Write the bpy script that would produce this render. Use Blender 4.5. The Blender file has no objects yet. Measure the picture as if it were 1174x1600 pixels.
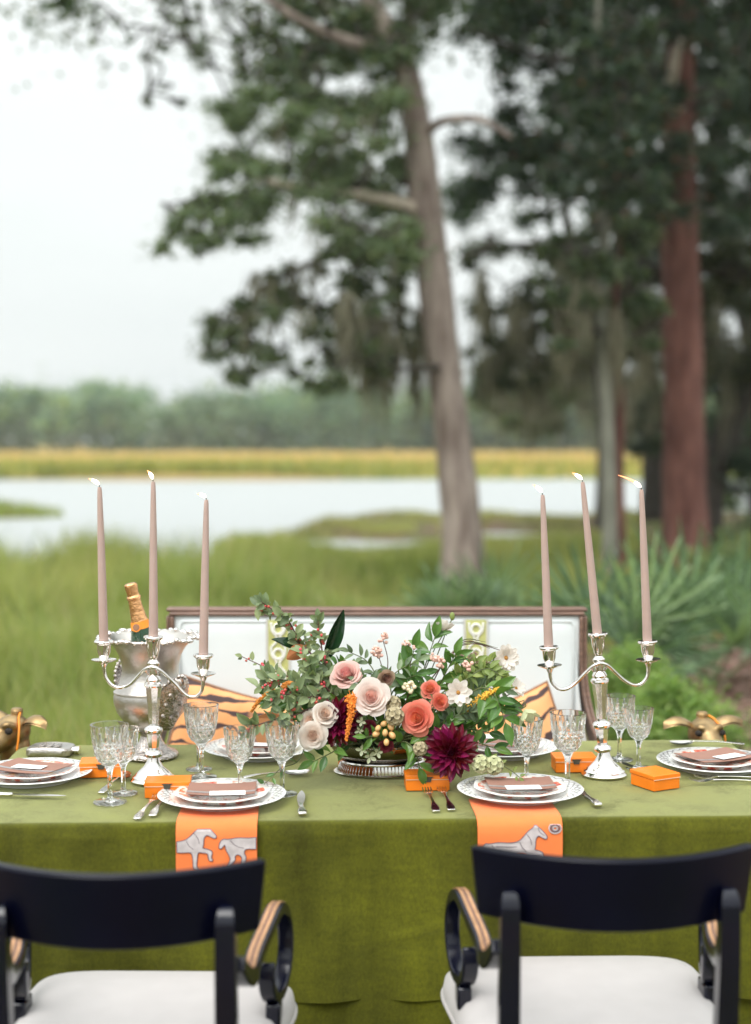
import bpy, math, random
import numpy as np
from mathutils import Vector, Matrix, Quaternion, noise
from mathutils.geometry import tessellate_polygon

R = math.radians
random.seed(11)
rng = np.random.default_rng(11)
scene = bpy.context.scene
COL = scene.collection

# ------------------------------------------------------------------ camera
F = 2280.0                      # focal length in photo pixels (1174 wide)
CAM = Vector((0, 0, 1.56))
TILT = math.atan(110 / F)       # horizon sits at row 690 of 1600
cd = bpy.data.cameras.new('camera')
cam = bpy.data.objects.new('camera', cd)
COL.objects.link(cam)
cam.location = CAM
cam.rotation_euler = (R(90) - TILT, 0, 0)
cd.sensor_fit = 'HORIZONTAL'
cd.sensor_width = 36.0
cd.lens = 36.0 * F / 1174
cd.clip_start = 0.05
cd.clip_end = 5000
cd.dof.use_dof = True
cd.dof.focus_distance = 3.42
cd.dof.aperture_fstop = 2.15
scene.camera = cam
scene.render.resolution_x, scene.render.resolution_y = 751, 1024

# ------------------------------------------------------------------ world, sun, exposure
SUN_EL, SUN_AZ = R(50.7), R(209.2)      # soft overcast sun from behind the camera
w = bpy.data.worlds.new('World')
scene.world = w
w.use_nodes = True
nt = w.node_tree
nt.nodes.clear()
out = nt.nodes.new('ShaderNodeOutputWorld')
bg = nt.nodes.new('ShaderNodeBackground')
sky = nt.nodes.new('ShaderNodeTexSky')
sky.sky_type = 'NISHITA'
sky.sun_disc = False
sky.sun_elevation = SUN_EL
sky.sun_rotation = SUN_AZ
sky.air_density = 1.0
sky.dust_density = 4.0
sky.ozone_density = 1.0
hs = nt.nodes.new('ShaderNodeHueSaturation')
hs.inputs['Saturation'].default_value = 0.12
nt.links.new(sky.outputs[0], hs.inputs['Color'])
tc = nt.nodes.new('ShaderNodeTexCoord')
mp = nt.nodes.new('ShaderNodeMapping')
mp.inputs['Scale'].default_value = (1.5, 1.5, 5.0)
nt.links.new(tc.outputs['Generated'], mp.inputs['Vector'])
nz = nt.nodes.new('ShaderNodeTexNoise')
nz.inputs['Scale'].default_value = 2.0
nz.inputs['Detail'].default_value = 5.0
nt.links.new(mp.outputs[0], nz.inputs['Vector'])
cr = nt.nodes.new('ShaderNodeValToRGB')
cr.color_ramp.elements[0].position = 0.3
cr.color_ramp.elements[0].color = (6.1, 6.5, 6.42, 1)
cr.color_ramp.elements[1].position = 0.75
cr.color_ramp.elements[1].color = (6.8, 7.15, 7.0, 1)
nt.links.new(nz.outputs['Fac'], cr.inputs[0])
mx = nt.nodes.new('ShaderNodeMix')
mx.data_type = 'RGBA'
mx.inputs['Factor'].default_value = 0.82      # cloud deck over the clear sky
nt.links.new(hs.outputs[0], mx.inputs['A'])
nt.links.new(cr.outputs[0], mx.inputs['B'])
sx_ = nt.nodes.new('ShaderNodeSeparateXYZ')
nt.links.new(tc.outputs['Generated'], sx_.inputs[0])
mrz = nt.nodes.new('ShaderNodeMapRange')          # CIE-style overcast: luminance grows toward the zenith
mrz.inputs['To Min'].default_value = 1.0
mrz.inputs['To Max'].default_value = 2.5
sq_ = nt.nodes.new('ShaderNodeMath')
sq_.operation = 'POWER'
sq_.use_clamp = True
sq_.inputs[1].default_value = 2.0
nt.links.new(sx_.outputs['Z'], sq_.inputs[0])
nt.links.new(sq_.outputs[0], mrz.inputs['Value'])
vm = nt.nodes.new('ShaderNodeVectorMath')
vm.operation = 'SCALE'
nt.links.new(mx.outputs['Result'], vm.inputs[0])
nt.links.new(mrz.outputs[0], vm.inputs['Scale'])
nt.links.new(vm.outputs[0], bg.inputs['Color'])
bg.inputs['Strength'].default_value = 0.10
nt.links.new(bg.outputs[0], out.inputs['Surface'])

sl = bpy.data.lights.new('sun', 'SUN')
sl.energy = 1.5
sl.angle = R(40)
sl.color = (1.0, 0.97, 0.92)
so = bpy.data.objects.new('sun', sl)
COL.objects.link(so)
so.location = (-3, -4, 8)
so.rotation_euler = Vector((-0.42, -0.75, 1.05)).to_track_quat('Z', 'Y').to_euler()

vs = scene.view_settings
vs.view_transform = 'Standard'
vs.look = 'None'
vs.gamma = 1.0
vs.exposure = 0.66
vs.use_curve_mapping = False
scene.cycles.use_denoising = True
scene.cycles.use_adaptive_sampling = True
scene.cycles.adaptive_threshold = 0.02
scene.cycles.max_bounces = 12
scene.cycles.transmission_bounces = 12
scene.cycles.transparent_max_bounces = 12
scene.cycles.sample_clamp_indirect = 12.0


# ------------------------------------------------------------------ helpers
def ray(px, py):
    u, v = (px - 587) / F, (800 - py) / F
    c, s = math.cos(TILT), math.sin(TILT)
    return Vector((u, c + v * s, -s + v * c))


def at(px, py, d):
    r = ray(px, py)
    return CAM + r * (d / r.y)


TZ = 0.76


def on(px, py, z=TZ):
    r = ray(px, py)
    return CAM + r * ((z - CAM.z) / r.z)


def tag(o, label=None, cat=None, group=None, kind=None):
    if label: o['label'] = label
    if cat: o['category'] = cat
    if group: o['group'] = group
    if kind: o['kind'] = kind
    return o


def thing(name, label, cat, loc=(0, 0, 0), rotz=0.0, group=None):
    o = bpy.data.objects.new(name, None)
    o.empty_display_size = 0.05
    COL.objects.link(o)
    o.location = loc
    o.rotation_euler = (0, 0, rotz)
    return tag(o, label, cat, group)


def put(name, me, parent=None, M=None):
    o = bpy.data.objects.new(name, me)
    COL.objects.link(o)
    if parent is not None:
        o.parent = parent
    if M is not None:
        o.matrix_basis = M
    return o


def copy_tree(o, parent=None):
    c = o.copy()
    COL.objects.link(c)
    c.parent = parent
    for ch in o.children:
        copy_tree(ch, c)
    return c


def T(x, y=None, z=None):
    return Matrix.Translation(Vector((x, y, z)) if y is not None else Vector(x))


def RZ(a): return Matrix.Rotation(a, 4, 'Z')
def RX(a): return Matrix.Rotation(a, 4, 'X')
def RY(a): return Matrix.Rotation(a, 4, 'Y')


def S(x, y=None, z=None):
    if y is None: y = z = x
    return Matrix.Diagonal((x, y, z, 1))


def frame(ydir, zhint):
    y = Vector(ydir).normalized()
    z = Vector(zhint)
    z = z - y * z.dot(y)
    if z.length < 1e-4:
        z = Vector((0.3, 0.2, 0.9)); z = z - y * z.dot(y)
    z.normalize()
    x = y.cross(z)
    return Matrix((x, y, z)).transposed().to_4x4()


def face_to(d, spin=0.0):
    return Vector(d).to_track_quat('Z', 'Y').to_matrix().to_4x4() @ RZ(spin)


def spline(pts, n=8):
    P = [Vector(p) for p in pts]
    if len(P) < 3:
        return [P[0].lerp(P[1], i / n) for i in range(n + 1)]
    P = [P[0] * 2 - P[1]] + P + [P[-1] * 2 - P[-2]]
    o = []
    for i in range(1, len(P) - 2):
        a, b, c, d = P[i - 1:i + 3]
        for k in range(n):
            t = k / n
            o.append(0.5 * ((2 * b) + (c - a) * t + (2 * a - 5 * b + 4 * c - d) * t * t + (3 * b - a - 3 * c + d) * t ** 3))
    o.append(P[-2])
    return o


class MB:
    def __init__(self):
        self.v = []; self.f = []

    def add(self, vs, fs, M=None):
        n = len(self.v)
        for p in vs:
            p = Vector(p)
            self.v.append(M @ p if M is not None else p)
        self.f += [tuple(i + n for i in f) for f in fs]
        return self

    def box(self, c, s, M=None):
        x, y, z = c; a, b, d = s[0] / 2, s[1] / 2, s[2] / 2
        v = [(x + i * a, y + j * b, z + k * d) for k in (-1, 1) for j in (-1, 1) for i in (-1, 1)]
        return self.add(v, [(0, 2, 3, 1), (4, 5, 7, 6), (0, 1, 5, 4), (2, 6, 7, 3), (0, 4, 6, 2), (1, 3, 7, 5)], M)

    def lathe(self, prof, n=32, M=None, close=False, rfun=None, sx=1.0, sy=1.0):
        v, f = [], []
        m = len(prof)
        for j, (r, z) in enumerate(prof):
            for i in range(n):
                a = 2 * math.pi * i / n
                rr = r * (rfun(a, j, z) if rfun else 1)
                v.append((rr * math.cos(a) * sx, rr * math.sin(a) * sy, z))
        for j in range(m - 1 if not close else m):
            k = (j + 1) % m
            for i in range(n):
                i2 = (i + 1) % n
                f.append((j * n + i, j * n + i2, k * n + i2, k * n + i))
        if not close:
            if prof[0][0] > 1e-6: f.append(tuple(reversed(range(n))))
            if prof[-1][0] > 1e-6: f.append(tuple(range((m - 1) * n, m * n)))
        return self.add(v, f, M)

    def tube(self, path, rad, n=8, M=None, cap=True, sx=1.0):
        P = [Vector(p) for p in path]
        if not hasattr(rad, '__len__'): rad = [rad] * len(P)
        elif len(rad) != len(P):
            xs = np.linspace(0, 1, len(rad)); rad = np.interp(np.linspace(0, 1, len(P)), xs, rad)
        v, f = [], []
        up = None
        for i, p in enumerate(P):
            t = (P[min(i + 1, len(P) - 1)] - P[max(i - 1, 0)])
            t = t.normalized() if t.length > 1e-9 else Vector((0, 0, 1))
            if up is None:
                up = Vector((0, 0, 1)) if abs(t.z) < 0.9 else Vector((1, 0, 0))
            s = t.cross(up)
            if s.length < 1e-6: s = t.cross(Vector((0.3, 1, 0.2)))
            s.normalize(); up = s.cross(t)
            for k in range(n):
                a = 2 * math.pi * k / n
                v.append(p + (s * math.cos(a) * sx + up * math.sin(a)) * float(rad[i]))
        for i in range(len(P) - 1):
            for k in range(n):
                k2 = (k + 1) % n
                f.append((i * n + k, i * n + k2, (i + 1) * n + k2, (i + 1) * n + k))
        if cap:
            f.append(tuple(reversed(range(n))))
            f.append(tuple(range((len(P) - 1) * n, len(P) * n)))
        return self.add(v, f, M)

    def strap(self, path, width, thick, wdir, M=None):
        """rectangular section swept along path; wdir = width direction"""
        P = [Vector(p) for p in path]
        W = Vector(wdir).normalized()
        nW = len(P)
        ww = width if hasattr(width, '__len__') else [width] * nW
        tt = thick if hasattr(thick, '__len__') else [thick] * nW
        if len(ww) != nW: ww = np.interp(np.linspace(0, 1, nW), np.linspace(0, 1, len(ww)), ww)
        if len(tt) != nW: tt = np.interp(np.linspace(0, 1, nW), np.linspace(0, 1, len(tt)), tt)
        v, f = [], []
        for i, p in enumerate(P):
            t = (P[min(i + 1, nW - 1)] - P[max(i - 1, 0)]).normalized()
            nrm = W.cross(t).normalized()
            a, b = float(ww[i]) / 2, float(tt[i]) / 2
            v += [p - W * a - nrm * b, p + W * a - nrm * b, p + W * a + nrm * b, p - W * a + nrm * b]
        for i in range(nW - 1):
            for k in range(4):
                k2 = (k + 1) % 4
                f.append((i * 4 + k, i * 4 + k2, (i + 1) * 4 + k2, (i + 1) * 4 + k))
        f.append((3, 2, 1, 0)); m = (nW - 1) * 4
        f.append((m, m + 1, m + 2, m + 3))
        return self.add(v, f, M)

    def ball(self, c, r, nu=10, nv=7, M=None):
        if not hasattr(r, '__len__'): r = (r, r, r)
        v, f = [(c[0], c[1], c[2] - r[2])], []
        for j in range(1, nv):
            p = math.pi * j / nv
            for i in range(nu):
                a = 2 * math.pi * i / nu
                v.append((c[0] + r[0] * math.sin(p) * math.cos(a), c[1] + r[1] * math.sin(p) * math.sin(a), c[2] - r[2] * math.cos(p)))
        v.append((c[0], c[1], c[2] + r[2]))
        for i in range(nu): f.append((0, 1 + (i + 1) % nu, 1 + i))
        for j in range(nv - 2):
            for i in range(nu):
                i2 = (i + 1) % nu
                f.append((1 + j * nu + i, 1 + j * nu + i2, 1 + (j + 1) * nu + i2, 1 + (j + 1) * nu + i))
        b = 1 + (nv - 2) * nu; t = len(v) - 1
        for i in range(nu): f.append((b + i, b + (i + 1) % nu, t))
        return self.add(v, f, M)

    def grid(self, fn, nu, nv, M=None):
        v = [fn(i / nu, j / nv) for j in range(nv + 1) for i in range(nu + 1)]
        k = nu + 1
        f = [(j * k + i, j * k + i + 1, (j + 1) * k + i + 1, (j + 1) * k + i) for j in range(nv) for i in range(nu)]
        return self.add(v, f, M)

    def prism(self, poly, h, M=None):
        """polygon in XY extruded from z=0 to z=h"""
        n = len(poly)
        v = [(x, y, 0) for x, y in poly] + [(x, y, h) for x, y in poly]
        tri = tessellate_polygon([[Vector((x, y, 0)) for x, y in poly]])
        f = [tuple(i + n for i in t) for t in tri] + [tuple(reversed(t)) for t in tri]
        f += [(i, (i + 1) % n, n + (i + 1) % n, n + i) for i in range(n)]
        return self.add(v, f, M)

    def mesh(self, name, mat, smooth=35):
        me = bpy.data.meshes.new(name)
        me.from_pydata([tuple(p) for p in self.v], [], self.f)
        me.validate()
        if smooth:
            me.polygons.foreach_set('use_smooth', [True] * len(me.polygons))
            me.update()
            if smooth < 180: me.set_sharp_from_angle(angle=R(smooth))
        if mat: me.materials.append(mat)
        me.update()
        return me

    def build(self, name, mat, parent=None, M=None, smooth=35, bevel=0, sub=0):
        o = put(name, self.mesh(name, mat, smooth), parent, M)
        if bevel:
            b = o.modifiers.new('bevel', 'BEVEL'); b.width = bevel; b.segments = 2; b.limit_method = 'ANGLE'
            b.harden_normals = False
        if sub:
            s = o.modifiers.new('sub', 'SUBSURF'); s.levels = s.render_levels = sub
        return o


def np_quads(name, V, mat, tint=None, smooth=False):
    """V: (n,k,3) vertices in groups; k=4 one quad, k=6 two stacked quads"""
    n, k, _ = V.shape
    me = bpy.data.meshes.new(name)
    me.vertices.add(n * k)
    me.vertices.foreach_set('co', V.reshape(-1).astype(np.float32))
    base = (np.arange(n) * k)[:, None]
    if k == 4: idx = base + np.array([0, 1, 2, 3])
    elif k == 6: idx = np.concatenate([base + np.array([0, 1, 3, 2]), base + np.array([2, 3, 5, 4])], axis=1)
    elif k == 8: idx = np.concatenate([base + np.array([0, 1, 3, 2]), base + np.array([2, 3, 5, 4]), base + np.array([4, 5, 7, 6])], axis=1)
    idx = idx.reshape(-1)
    me.loops.add(len(idx))
    me.loops.foreach_set('vertex_index', idx.astype(np.int32))
    npoly = len(idx) // 4
    me.polygons.add(npoly)
    me.polygons.foreach_set('loop_start', (np.arange(npoly) * 4).astype(np.int32))
    if smooth: me.polygons.foreach_set('use_smooth', [True] * npoly)
    me.update(calc_edges=True)
    if tint is not None:
        a = me.attributes.new('tint', 'FLOAT_COLOR', 'POINT')
        c = np.ones((n, k, 4), np.float32)
        c[:, :, :3] = tint[:, None, :]
        a.data.foreach_set('color', c.reshape(-1))
    me.materials.append(mat)
    return me


# ------------------------------------------------------------------ materials
MATS = {}


def mat(name, col, rough=0.5, metal=0.0, var=0.12, scale=12.0, bump=0.0, bscale=80.0, sheen=0.0, sheen_tint=(1, 1, 1),
        coat=0.0, spec=0.5, col2=None, stretch=None, rnd=0.0, sub=0.0, rvar=0.0):
    m = bpy.data.materials.new(name)
    m.use_nodes = True
    t = m.node_tree; N = t.nodes; L = t.links
    b = N['Principled BSDF']
    tc = N.new('ShaderNodeTexCoord')
    src = tc.outputs['Object']
    if stretch:
        mpn = N.new('ShaderNodeMapping'); mpn.inputs['Scale'].default_value = stretch
        L.new(src, mpn.inputs[0]); src = mpn.outputs[0]
    nz = N.new('ShaderNodeTexNoise'); nz.inputs['Scale'].default_value = scale; nz.inputs['Detail'].default_value = 5
    L.new(src, nz.inputs['Vector'])
    cr = N.new('ShaderNodeValToRGB')
    c1 = [max(0, c * (1 - var)) for c in col]; c2 = col2 or [min(1, c * (1 + var)) for c in col]
    cr.color_ramp.elements[0].position = 0.3; cr.color_ramp.elements[1].position = 0.7
    cr.color_ramp.elements[0].color = (*c1, 1); cr.color_ramp.elements[1].color = (*c2, 1)
    L.new(nz.outputs['Fac'], cr.inputs[0])
    colout = cr.outputs[0]
    if rnd:
        oi = N.new('ShaderNodeObjectInfo')
        mr = N.new('ShaderNodeMapRange'); mr.inputs['To Min'].default_value = 1 - rnd; mr.inputs['To Max'].default_value = 1 + rnd
        L.new(oi.outputs['Random'], mr.inputs['Value'])
        h = N.new('ShaderNodeHueSaturation'); L.new(colout, h.inputs['Color']); L.new(mr.outputs[0], h.inputs['Value'])
        mr2 = N.new('ShaderNodeMapRange'); mr2.inputs['To Min'].default_value = 0.5 + rnd * 0.06; mr2.inputs['To Max'].default_value = 0.5 - rnd * 0.06
        L.new(oi.outputs['Random'], mr2.inputs['Value']); L.new(mr2.outputs[0], h.inputs['Hue'])
        colout = h.outputs[0]
    L.new(colout, b.inputs['Base Color'])
    b.inputs['Roughness'].default_value = rough
    if rvar:
        mr = N.new('ShaderNodeMapRange'); mr.inputs['To Min'].default_value = max(0, rough - rvar); mr.inputs['To Max'].default_value = rough + rvar
        L.new(nz.outputs['Fac'], mr.inputs['Value']); L.new(mr.outputs[0], b.inputs['Roughness'])
    b.inputs['Metallic'].default_value = metal
    b.inputs['Specular IOR Level'].default_value = spec
    if sheen:
        b.inputs['Sheen Weight'].default_value = sheen
        b.inputs['Sheen Roughness'].default_value = 0.35
        b.inputs['Sheen Tint'].default_value = (*sheen_tint, 1)
    if coat:
        b.inputs['Coat Weight'].default_value = coat; b.inputs['Coat Roughness'].default_value = 0.12
    if sub:
        b.inputs['Subsurface Weight'].default_value = sub
        b.inputs['Subsurface Radius'].default_value = (0.01, 0.006, 0.004)
        b.inputs['Subsurface Scale'].default_value = 1.0
    if bump:
        nb = N.new('ShaderNodeTexNoise'); nb.inputs['Scale'].default_value = bscale; nb.inputs['Detail'].default_value = 4
        L.new(src, nb.inputs['Vector'])
        bn = N.new('ShaderNodeBump'); bn.inputs['Strength'].default_value = bump; bn.inputs['Distance'].default_value = 0.01
        L.new(nb.outputs['Fac'], bn.inputs['Height']); L.new(bn.outputs[0], b.inputs['Normal'])
    MATS[name] = m
    return m


def leafmat(name, col, rough=0.45, trans=0.3, rnd=0.25, tint=False, var=0.2, tcol=None):
    """leaf: principled mixed with translucent; tint reads the per-leaf colour variation"""
    m = mat(name, col, rough=rough, rnd=rnd, var=var, scale=25)
    t = m.node_tree; N = t.nodes; L = t.links
    b = N['Principled BSDF']; o = N['Material Output']
    tr = N.new('ShaderNodeBsdfTranslucent')
    src = b.inputs['Base Color'].links[0].from_socket
    if tint:
        at_ = N.new('ShaderNodeAttribute'); at_.attribute_name = 'tint'
        L.new(at_.outputs['Color'], b.inputs['Base Color']); src = at_.outputs['Color']
    mxc = N.new('ShaderNodeMix'); mxc.data_type = 'RGBA'; mxc.blend_type = 'MULTIPLY'; mxc.inputs['Factor'].default_value = 1
    L.new(src, mxc.inputs['A']); mxc.inputs['B'].default_value = (*(tcol or (1.3, 1.4, 0.7)), 1)
    L.new(mxc.outputs['Result'], tr.inputs['Color'])
    ms = N.new('ShaderNodeMixShader'); ms.inputs[0].default_value = trans
    L.new(b.outputs[0], ms.inputs[1]); L.new(tr.outputs[0], ms.inputs[2])
    L.new(ms.outputs[0], o.inputs['Surface'])
    return m


M_silver = mat('silver', (0.83, 0.79, 0.76), rough=0.13, metal=1, var=0.08, scale=30, rvar=0.07, bump=0.03, bscale=60)
M_silver_worn = mat('silver_frosted', (0.58, 0.545, 0.51), rough=0.34, metal=1, var=0.16, scale=18, rvar=0.1, bump=0.12, bscale=160)
M_silver_dark = mat('silver_tarnished', (0.55, 0.5, 0.47), rough=0.22, metal=1, var=0.35, scale=70, rvar=0.1, bump=0.5, bscale=170)
M_cutlery = mat('cutlery_steel', (0.84, 0.81, 0.78), rough=0.15, metal=1, var=0.05, rvar=0.05)
M_brass = mat('brass', (0.30, 0.19, 0.085), rough=0.42, metal=1, var=0.3, scale=20, rvar=0.12, bump=0.15, bscale=70, col2=(0.48, 0.34, 0.18))
M_wax = mat('candle_wax', (0.45, 0.325, 0.285), rough=0.5, var=0.04, scale=30, sub=0.25, bump=0.04, bscale=50)
M_wick = mat('wick', (0.02, 0.015, 0.012), rough=0.9)
M_black = mat('black_lacquer', (0.0012, 0.0016, 0.009), rough=0.32, var=0.3, scale=6, rvar=0.08, bump=0.03, bscale=25, spec=0.2)
M_gloss = mat('black_gloss', (0.0014, 0.0020, 0.010), rough=0.17, var=0.3, scale=6, rvar=0.05, bump=0.02, bscale=25, spec=0.5)
M_gilt = mat('gilt_line', (0.46, 0.25, 0.13), rough=0.4, metal=0.4, var=0.2, scale=60)
M_armbrown = mat('arm_brown', (0.16, 0.08, 0.055), rough=0.4, var=0.25, scale=40)
M_seat = mat('seat_fabric', (0.45, 0.425, 0.42), rough=0.85, var=0.03, scale=20, bump=0.15, bscale=700, sheen=0.2)
M_sofa = mat('sofa_fabric', (0.71, 0.75, 0.76), rough=0.9, var=0.03, scale=9, bump=0.15, bscale=400, sheen=0.2)
M_frame = mat('sofa_wood', (0.185, 0.108, 0.08), rough=0.45, var=0.35, scale=14, stretch=(1, 12, 12), bump=0.1, bscale=40)
M_trimgreen = mat('trim_green', (0.52, 0.53, 0.20), rough=0.9, var=0.1, scale=60, bump=0.3, bscale=600)
M_trimwhite = mat('trim_white', (0.80, 0.80, 0.76), rough=0.9, var=0.05, bump=0.2, bscale=500)
M_trimgrey = mat('trim_border', (0.55, 0.54, 0.50), rough=0.9, var=0.05)
M_orange = mat('orange_card', (0.86, 0.21, 0.008), rough=0.42, var=0.06, scale=20, bump=0.04, bscale=300)
M_boxdark = mat('box_inside', (0.05, 0.045, 0.03), rough=0.7)
M_boxedge = mat('box_edge', (0.75, 0.52, 0.33), rough=0.6)
M_napkin = mat('napkin_orange', (0.84, 0.20, 0.05), rough=0.85, var=0.06, scale=20, bump=0.2, bscale=700, sheen=0.2)
M_horse = mat('print_grey', (0.50, 0.45, 0.45), rough=0.85, var=0.18, scale=50)
M_printline = mat('print_line', (0.13, 0.10, 0.12), rough=0.85)
M_menu = mat('menu_paper', (0.30, 0.155, 0.115), rough=0.8, var=0.06, scale=30, bump=0.06, bscale=300)
M_card = mat('place_card', (0.80, 0.80, 0.79), rough=0.7, var=0.03)
M_ink = mat('ink', (0.25, 0.24, 0.24), rough=0.8)
M_ribbon = mat('grey_ribbon', (0.30, 0.28, 0.28), rough=0.35, var=0.2, scale=60)
M_gold = mat('gold_foil', (0.88, 0.47, 0.22), rough=0.26, metal=1.0, var=0.15, scale=60, bump=0.35, bscale=110)
M_label = mat('bottle_label', (0.86, 0.27, 0.02), rough=0.5, var=0.05)
M_cork = mat('cork_band', (0.25, 0.12, 0.06), rough=0.6)
M_wood_t = mat('table_wood', (0.25, 0.16, 0.09), rough=0.5)
M_soil = mat('moss', (0.03, 0.045, 0.015), rough=1, var=0.4, scale=60, bump=0.6, bscale=120)


def glassmat(name, col, rough=0.0, ior=1.5):
    m = mat(name, col, rough=rough, var=0.0)
    b = m.node_tree.nodes['Principled BSDF']
    b.inputs['Transmission Weight'].default_value = 1.0
    b.inputs['IOR'].default_value = ior
    return m


M_glass = glassmat('crystal', (0.985, 0.99, 0.985))
_t = M_glass.node_tree
_tr = _t.nodes.new('ShaderNodeBsdfTransparent')
_ms = _t.nodes.new('ShaderNodeMixShader'); _ms.inputs[0].default_value = 0.08
_t.links.new(_t.nodes['Principled BSDF'].outputs[0], _ms.inputs[1]); _t.links.new(_tr.outputs[0], _ms.inputs[2])
_t.links.new(_ms.outputs[0], _t.nodes['Material Output'].inputs['Surface'])
M_greenglass = mat('bottle_glass', (0.008, 0.05, 0.016), rough=0.06, var=0.2, scale=8, coat=0.5)


def rampnodes(m, base_socket='Base Color'):
    return m.node_tree.nodes, m.node_tree.links, m.node_tree.nodes['Principled BSDF']


def flame_mat(name, c, s):
    m = bpy.data.materials.new(name); m.use_nodes = True
    b = m.node_tree.nodes['Principled BSDF']
    b.inputs['Base Color'].default_value = (0.9, 0.6, 0.3, 1)
    b.inputs['Emission Color'].default_value = (*c, 1)
    b.inputs['Emission Strength'].default_value = s
    return m


M_flame = flame_mat('flame_core', (1.0, 0.86, 0.66), 5.0)
M_flame_tip = flame_mat('flame_tip', (1.0, 0.20, 0.06), 2.2)


# velvet -------------------------------------------------------------
def velvet():
    m = mat('green_velvet', (0.072, 0.074, 0.003), rough=0.75, var=0.16, scale=3.5, sheen=0.95, sheen_tint=(0.93, 0.96, 0.50), bump=0.1, bscale=500, spec=0.15)
    N, L, b = rampnodes(m)
    b.inputs['Sheen Roughness'].default_value = 0.42
    src = b.inputs['Base Color'].links[0].from_socket
    tc = N.new('ShaderNodeTexCoord')
    def nap(scl, det, lo, hi):
        mp = N.new('ShaderNodeMapping'); mp.inputs['Scale'].default_value = scl
        L.new(tc.outputs['Object'], mp.inputs[0])
        n2 = N.new('ShaderNodeTexNoise'); n2.inputs['Scale'].default_value = 1.0; n2.inputs['Detail'].default_value = det; n2.inputs['Roughness'].default_value = 0.62
        n2.inputs['Distortion'].default_value = 0.4
        L.new(mp.outputs[0], n2.inputs['Vector'])
        mr = N.new('ShaderNodeMapRange'); mr.inputs['From Min'].default_value = 0.3; mr.inputs['From Max'].default_value = 0.7
        mr.inputs['To Min'].default_value = lo; mr.inputs['To Max'].default_value = hi
        L.new(n2.outputs['Fac'], mr.inputs['Value'])
        return mr.outputs[0]
    streak = nap((7, 7, 1.3), 6, 0.62, 1.42)          # long brushed streaks down the drop
    weave = nap((170, 170, 120), 3, 0.80, 1.22)       # pile texture
    cross = nap((14, 14, 70), 5, 0.88, 1.14)          # faint ribs across
    v = mth(N, L, 'MULTIPLY', mth(N, L, 'MULTIPLY', streak, weave), cross)
    h = N.new('ShaderNodeHueSaturation'); L.new(src, h.inputs['Color']); L.new(v, h.inputs['Value'])
    L.new(h.outputs[0], b.inputs['Base Color'])
    L.new(mth(N, L, 'MINIMUM', mth(N, L, 'MULTIPLY', v, 1.0), 1.0), b.inputs['Sheen Weight'])
    return m


def mth(N, L, op, a, b=None):
    n = N.new('ShaderNodeMath'); n.operation = op
    for i, x in enumerate((a, b)):
        if x is None: continue
        if isinstance(x, (int, float)): n.inputs[i].default_value = x
        else: L.new(x, n.inputs[i])
    return n.outputs[0]


M_velvet = velvet()


# china --------------------------------------------------------------
def polar(N, L):
    tc = N.new('ShaderNodeTexCoord')
    sp = N.new('ShaderNodeSeparateXYZ'); L.new(tc.outputs['Object'], sp.inputs[0])
    an = N.new('ShaderNodeMath'); an.operation = 'ARCTAN2'; L.new(sp.outputs['Y'], an.inputs[0]); L.new(sp.outputs['X'], an.inputs[1])
    cb = N.new('ShaderNodeCombineXYZ'); L.new(sp.outputs['X'], cb.inputs[0]); L.new(sp.outputs['Y'], cb.inputs[1])
    ln = N.new('ShaderNodeVectorMath'); ln.operation = 'LENGTH'; L.new(cb.outputs[0], ln.inputs[0])
    return tc, an.outputs[0], ln.outputs['Value']


def mth(N, L, op, a, b=None):
    n = N.new('ShaderNodeMath'); n.operation = op
    for i, x in enumerate((a, b)):
        if x is None: continue
        if isinstance(x, (int, float)): n.inputs[i].default_value = x
        else: L.new(x, n.inputs[i])
    return n.outputs[0]


def charger_mat():
    m = mat('china_charger', (0.80, 0.80, 0.78), rough=0.12, var=0.02, coat=0.3)
    N, L, b = rampnodes(m)
    tc, an, r = polar(N, L)
    # rim print: two crossing sets of strokes forming a dark lattice band
    s1 = mth(N, L, 'SINE', mth(N, L, 'ADD', mth(N, L, 'MULTIPLY', an, 34.0), mth(N, L, 'MULTIPLY', r, 420.0)))
    s2 = mth(N, L, 'SINE', mth(N, L, 'SUBTRACT', mth(N, L, 'MULTIPLY', an, 34.0), mth(N, L, 'MULTIPLY', r, 420.0)))
    st = mth(N, L, 'GREATER_THAN', mth(N, L, 'MAXIMUM', s1, s2), 0.55)
    band = mth(N, L, 'MULTIPLY', mth(N, L, 'GREATER_THAN', r, 0.112), mth(N, L, 'LESS_THAN', r, 0.136))
    mask = mth(N, L, 'MULTIPLY', mth(N, L, 'MULTIPLY', st, band), 0.6)
    mx = N.new('ShaderNodeMix'); mx.data_type = 'RGBA'
    L.new(mask, mx.inputs['Factor']); L.new(b.inputs['Base Color'].links[0].from_socket, mx.inputs['A'])
    mx.inputs['B'].default_value = (0.075, 0.06, 0.07, 1)
    L.new(mx.outputs['Result'], b.inputs['Base Color'])
    return m


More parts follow.
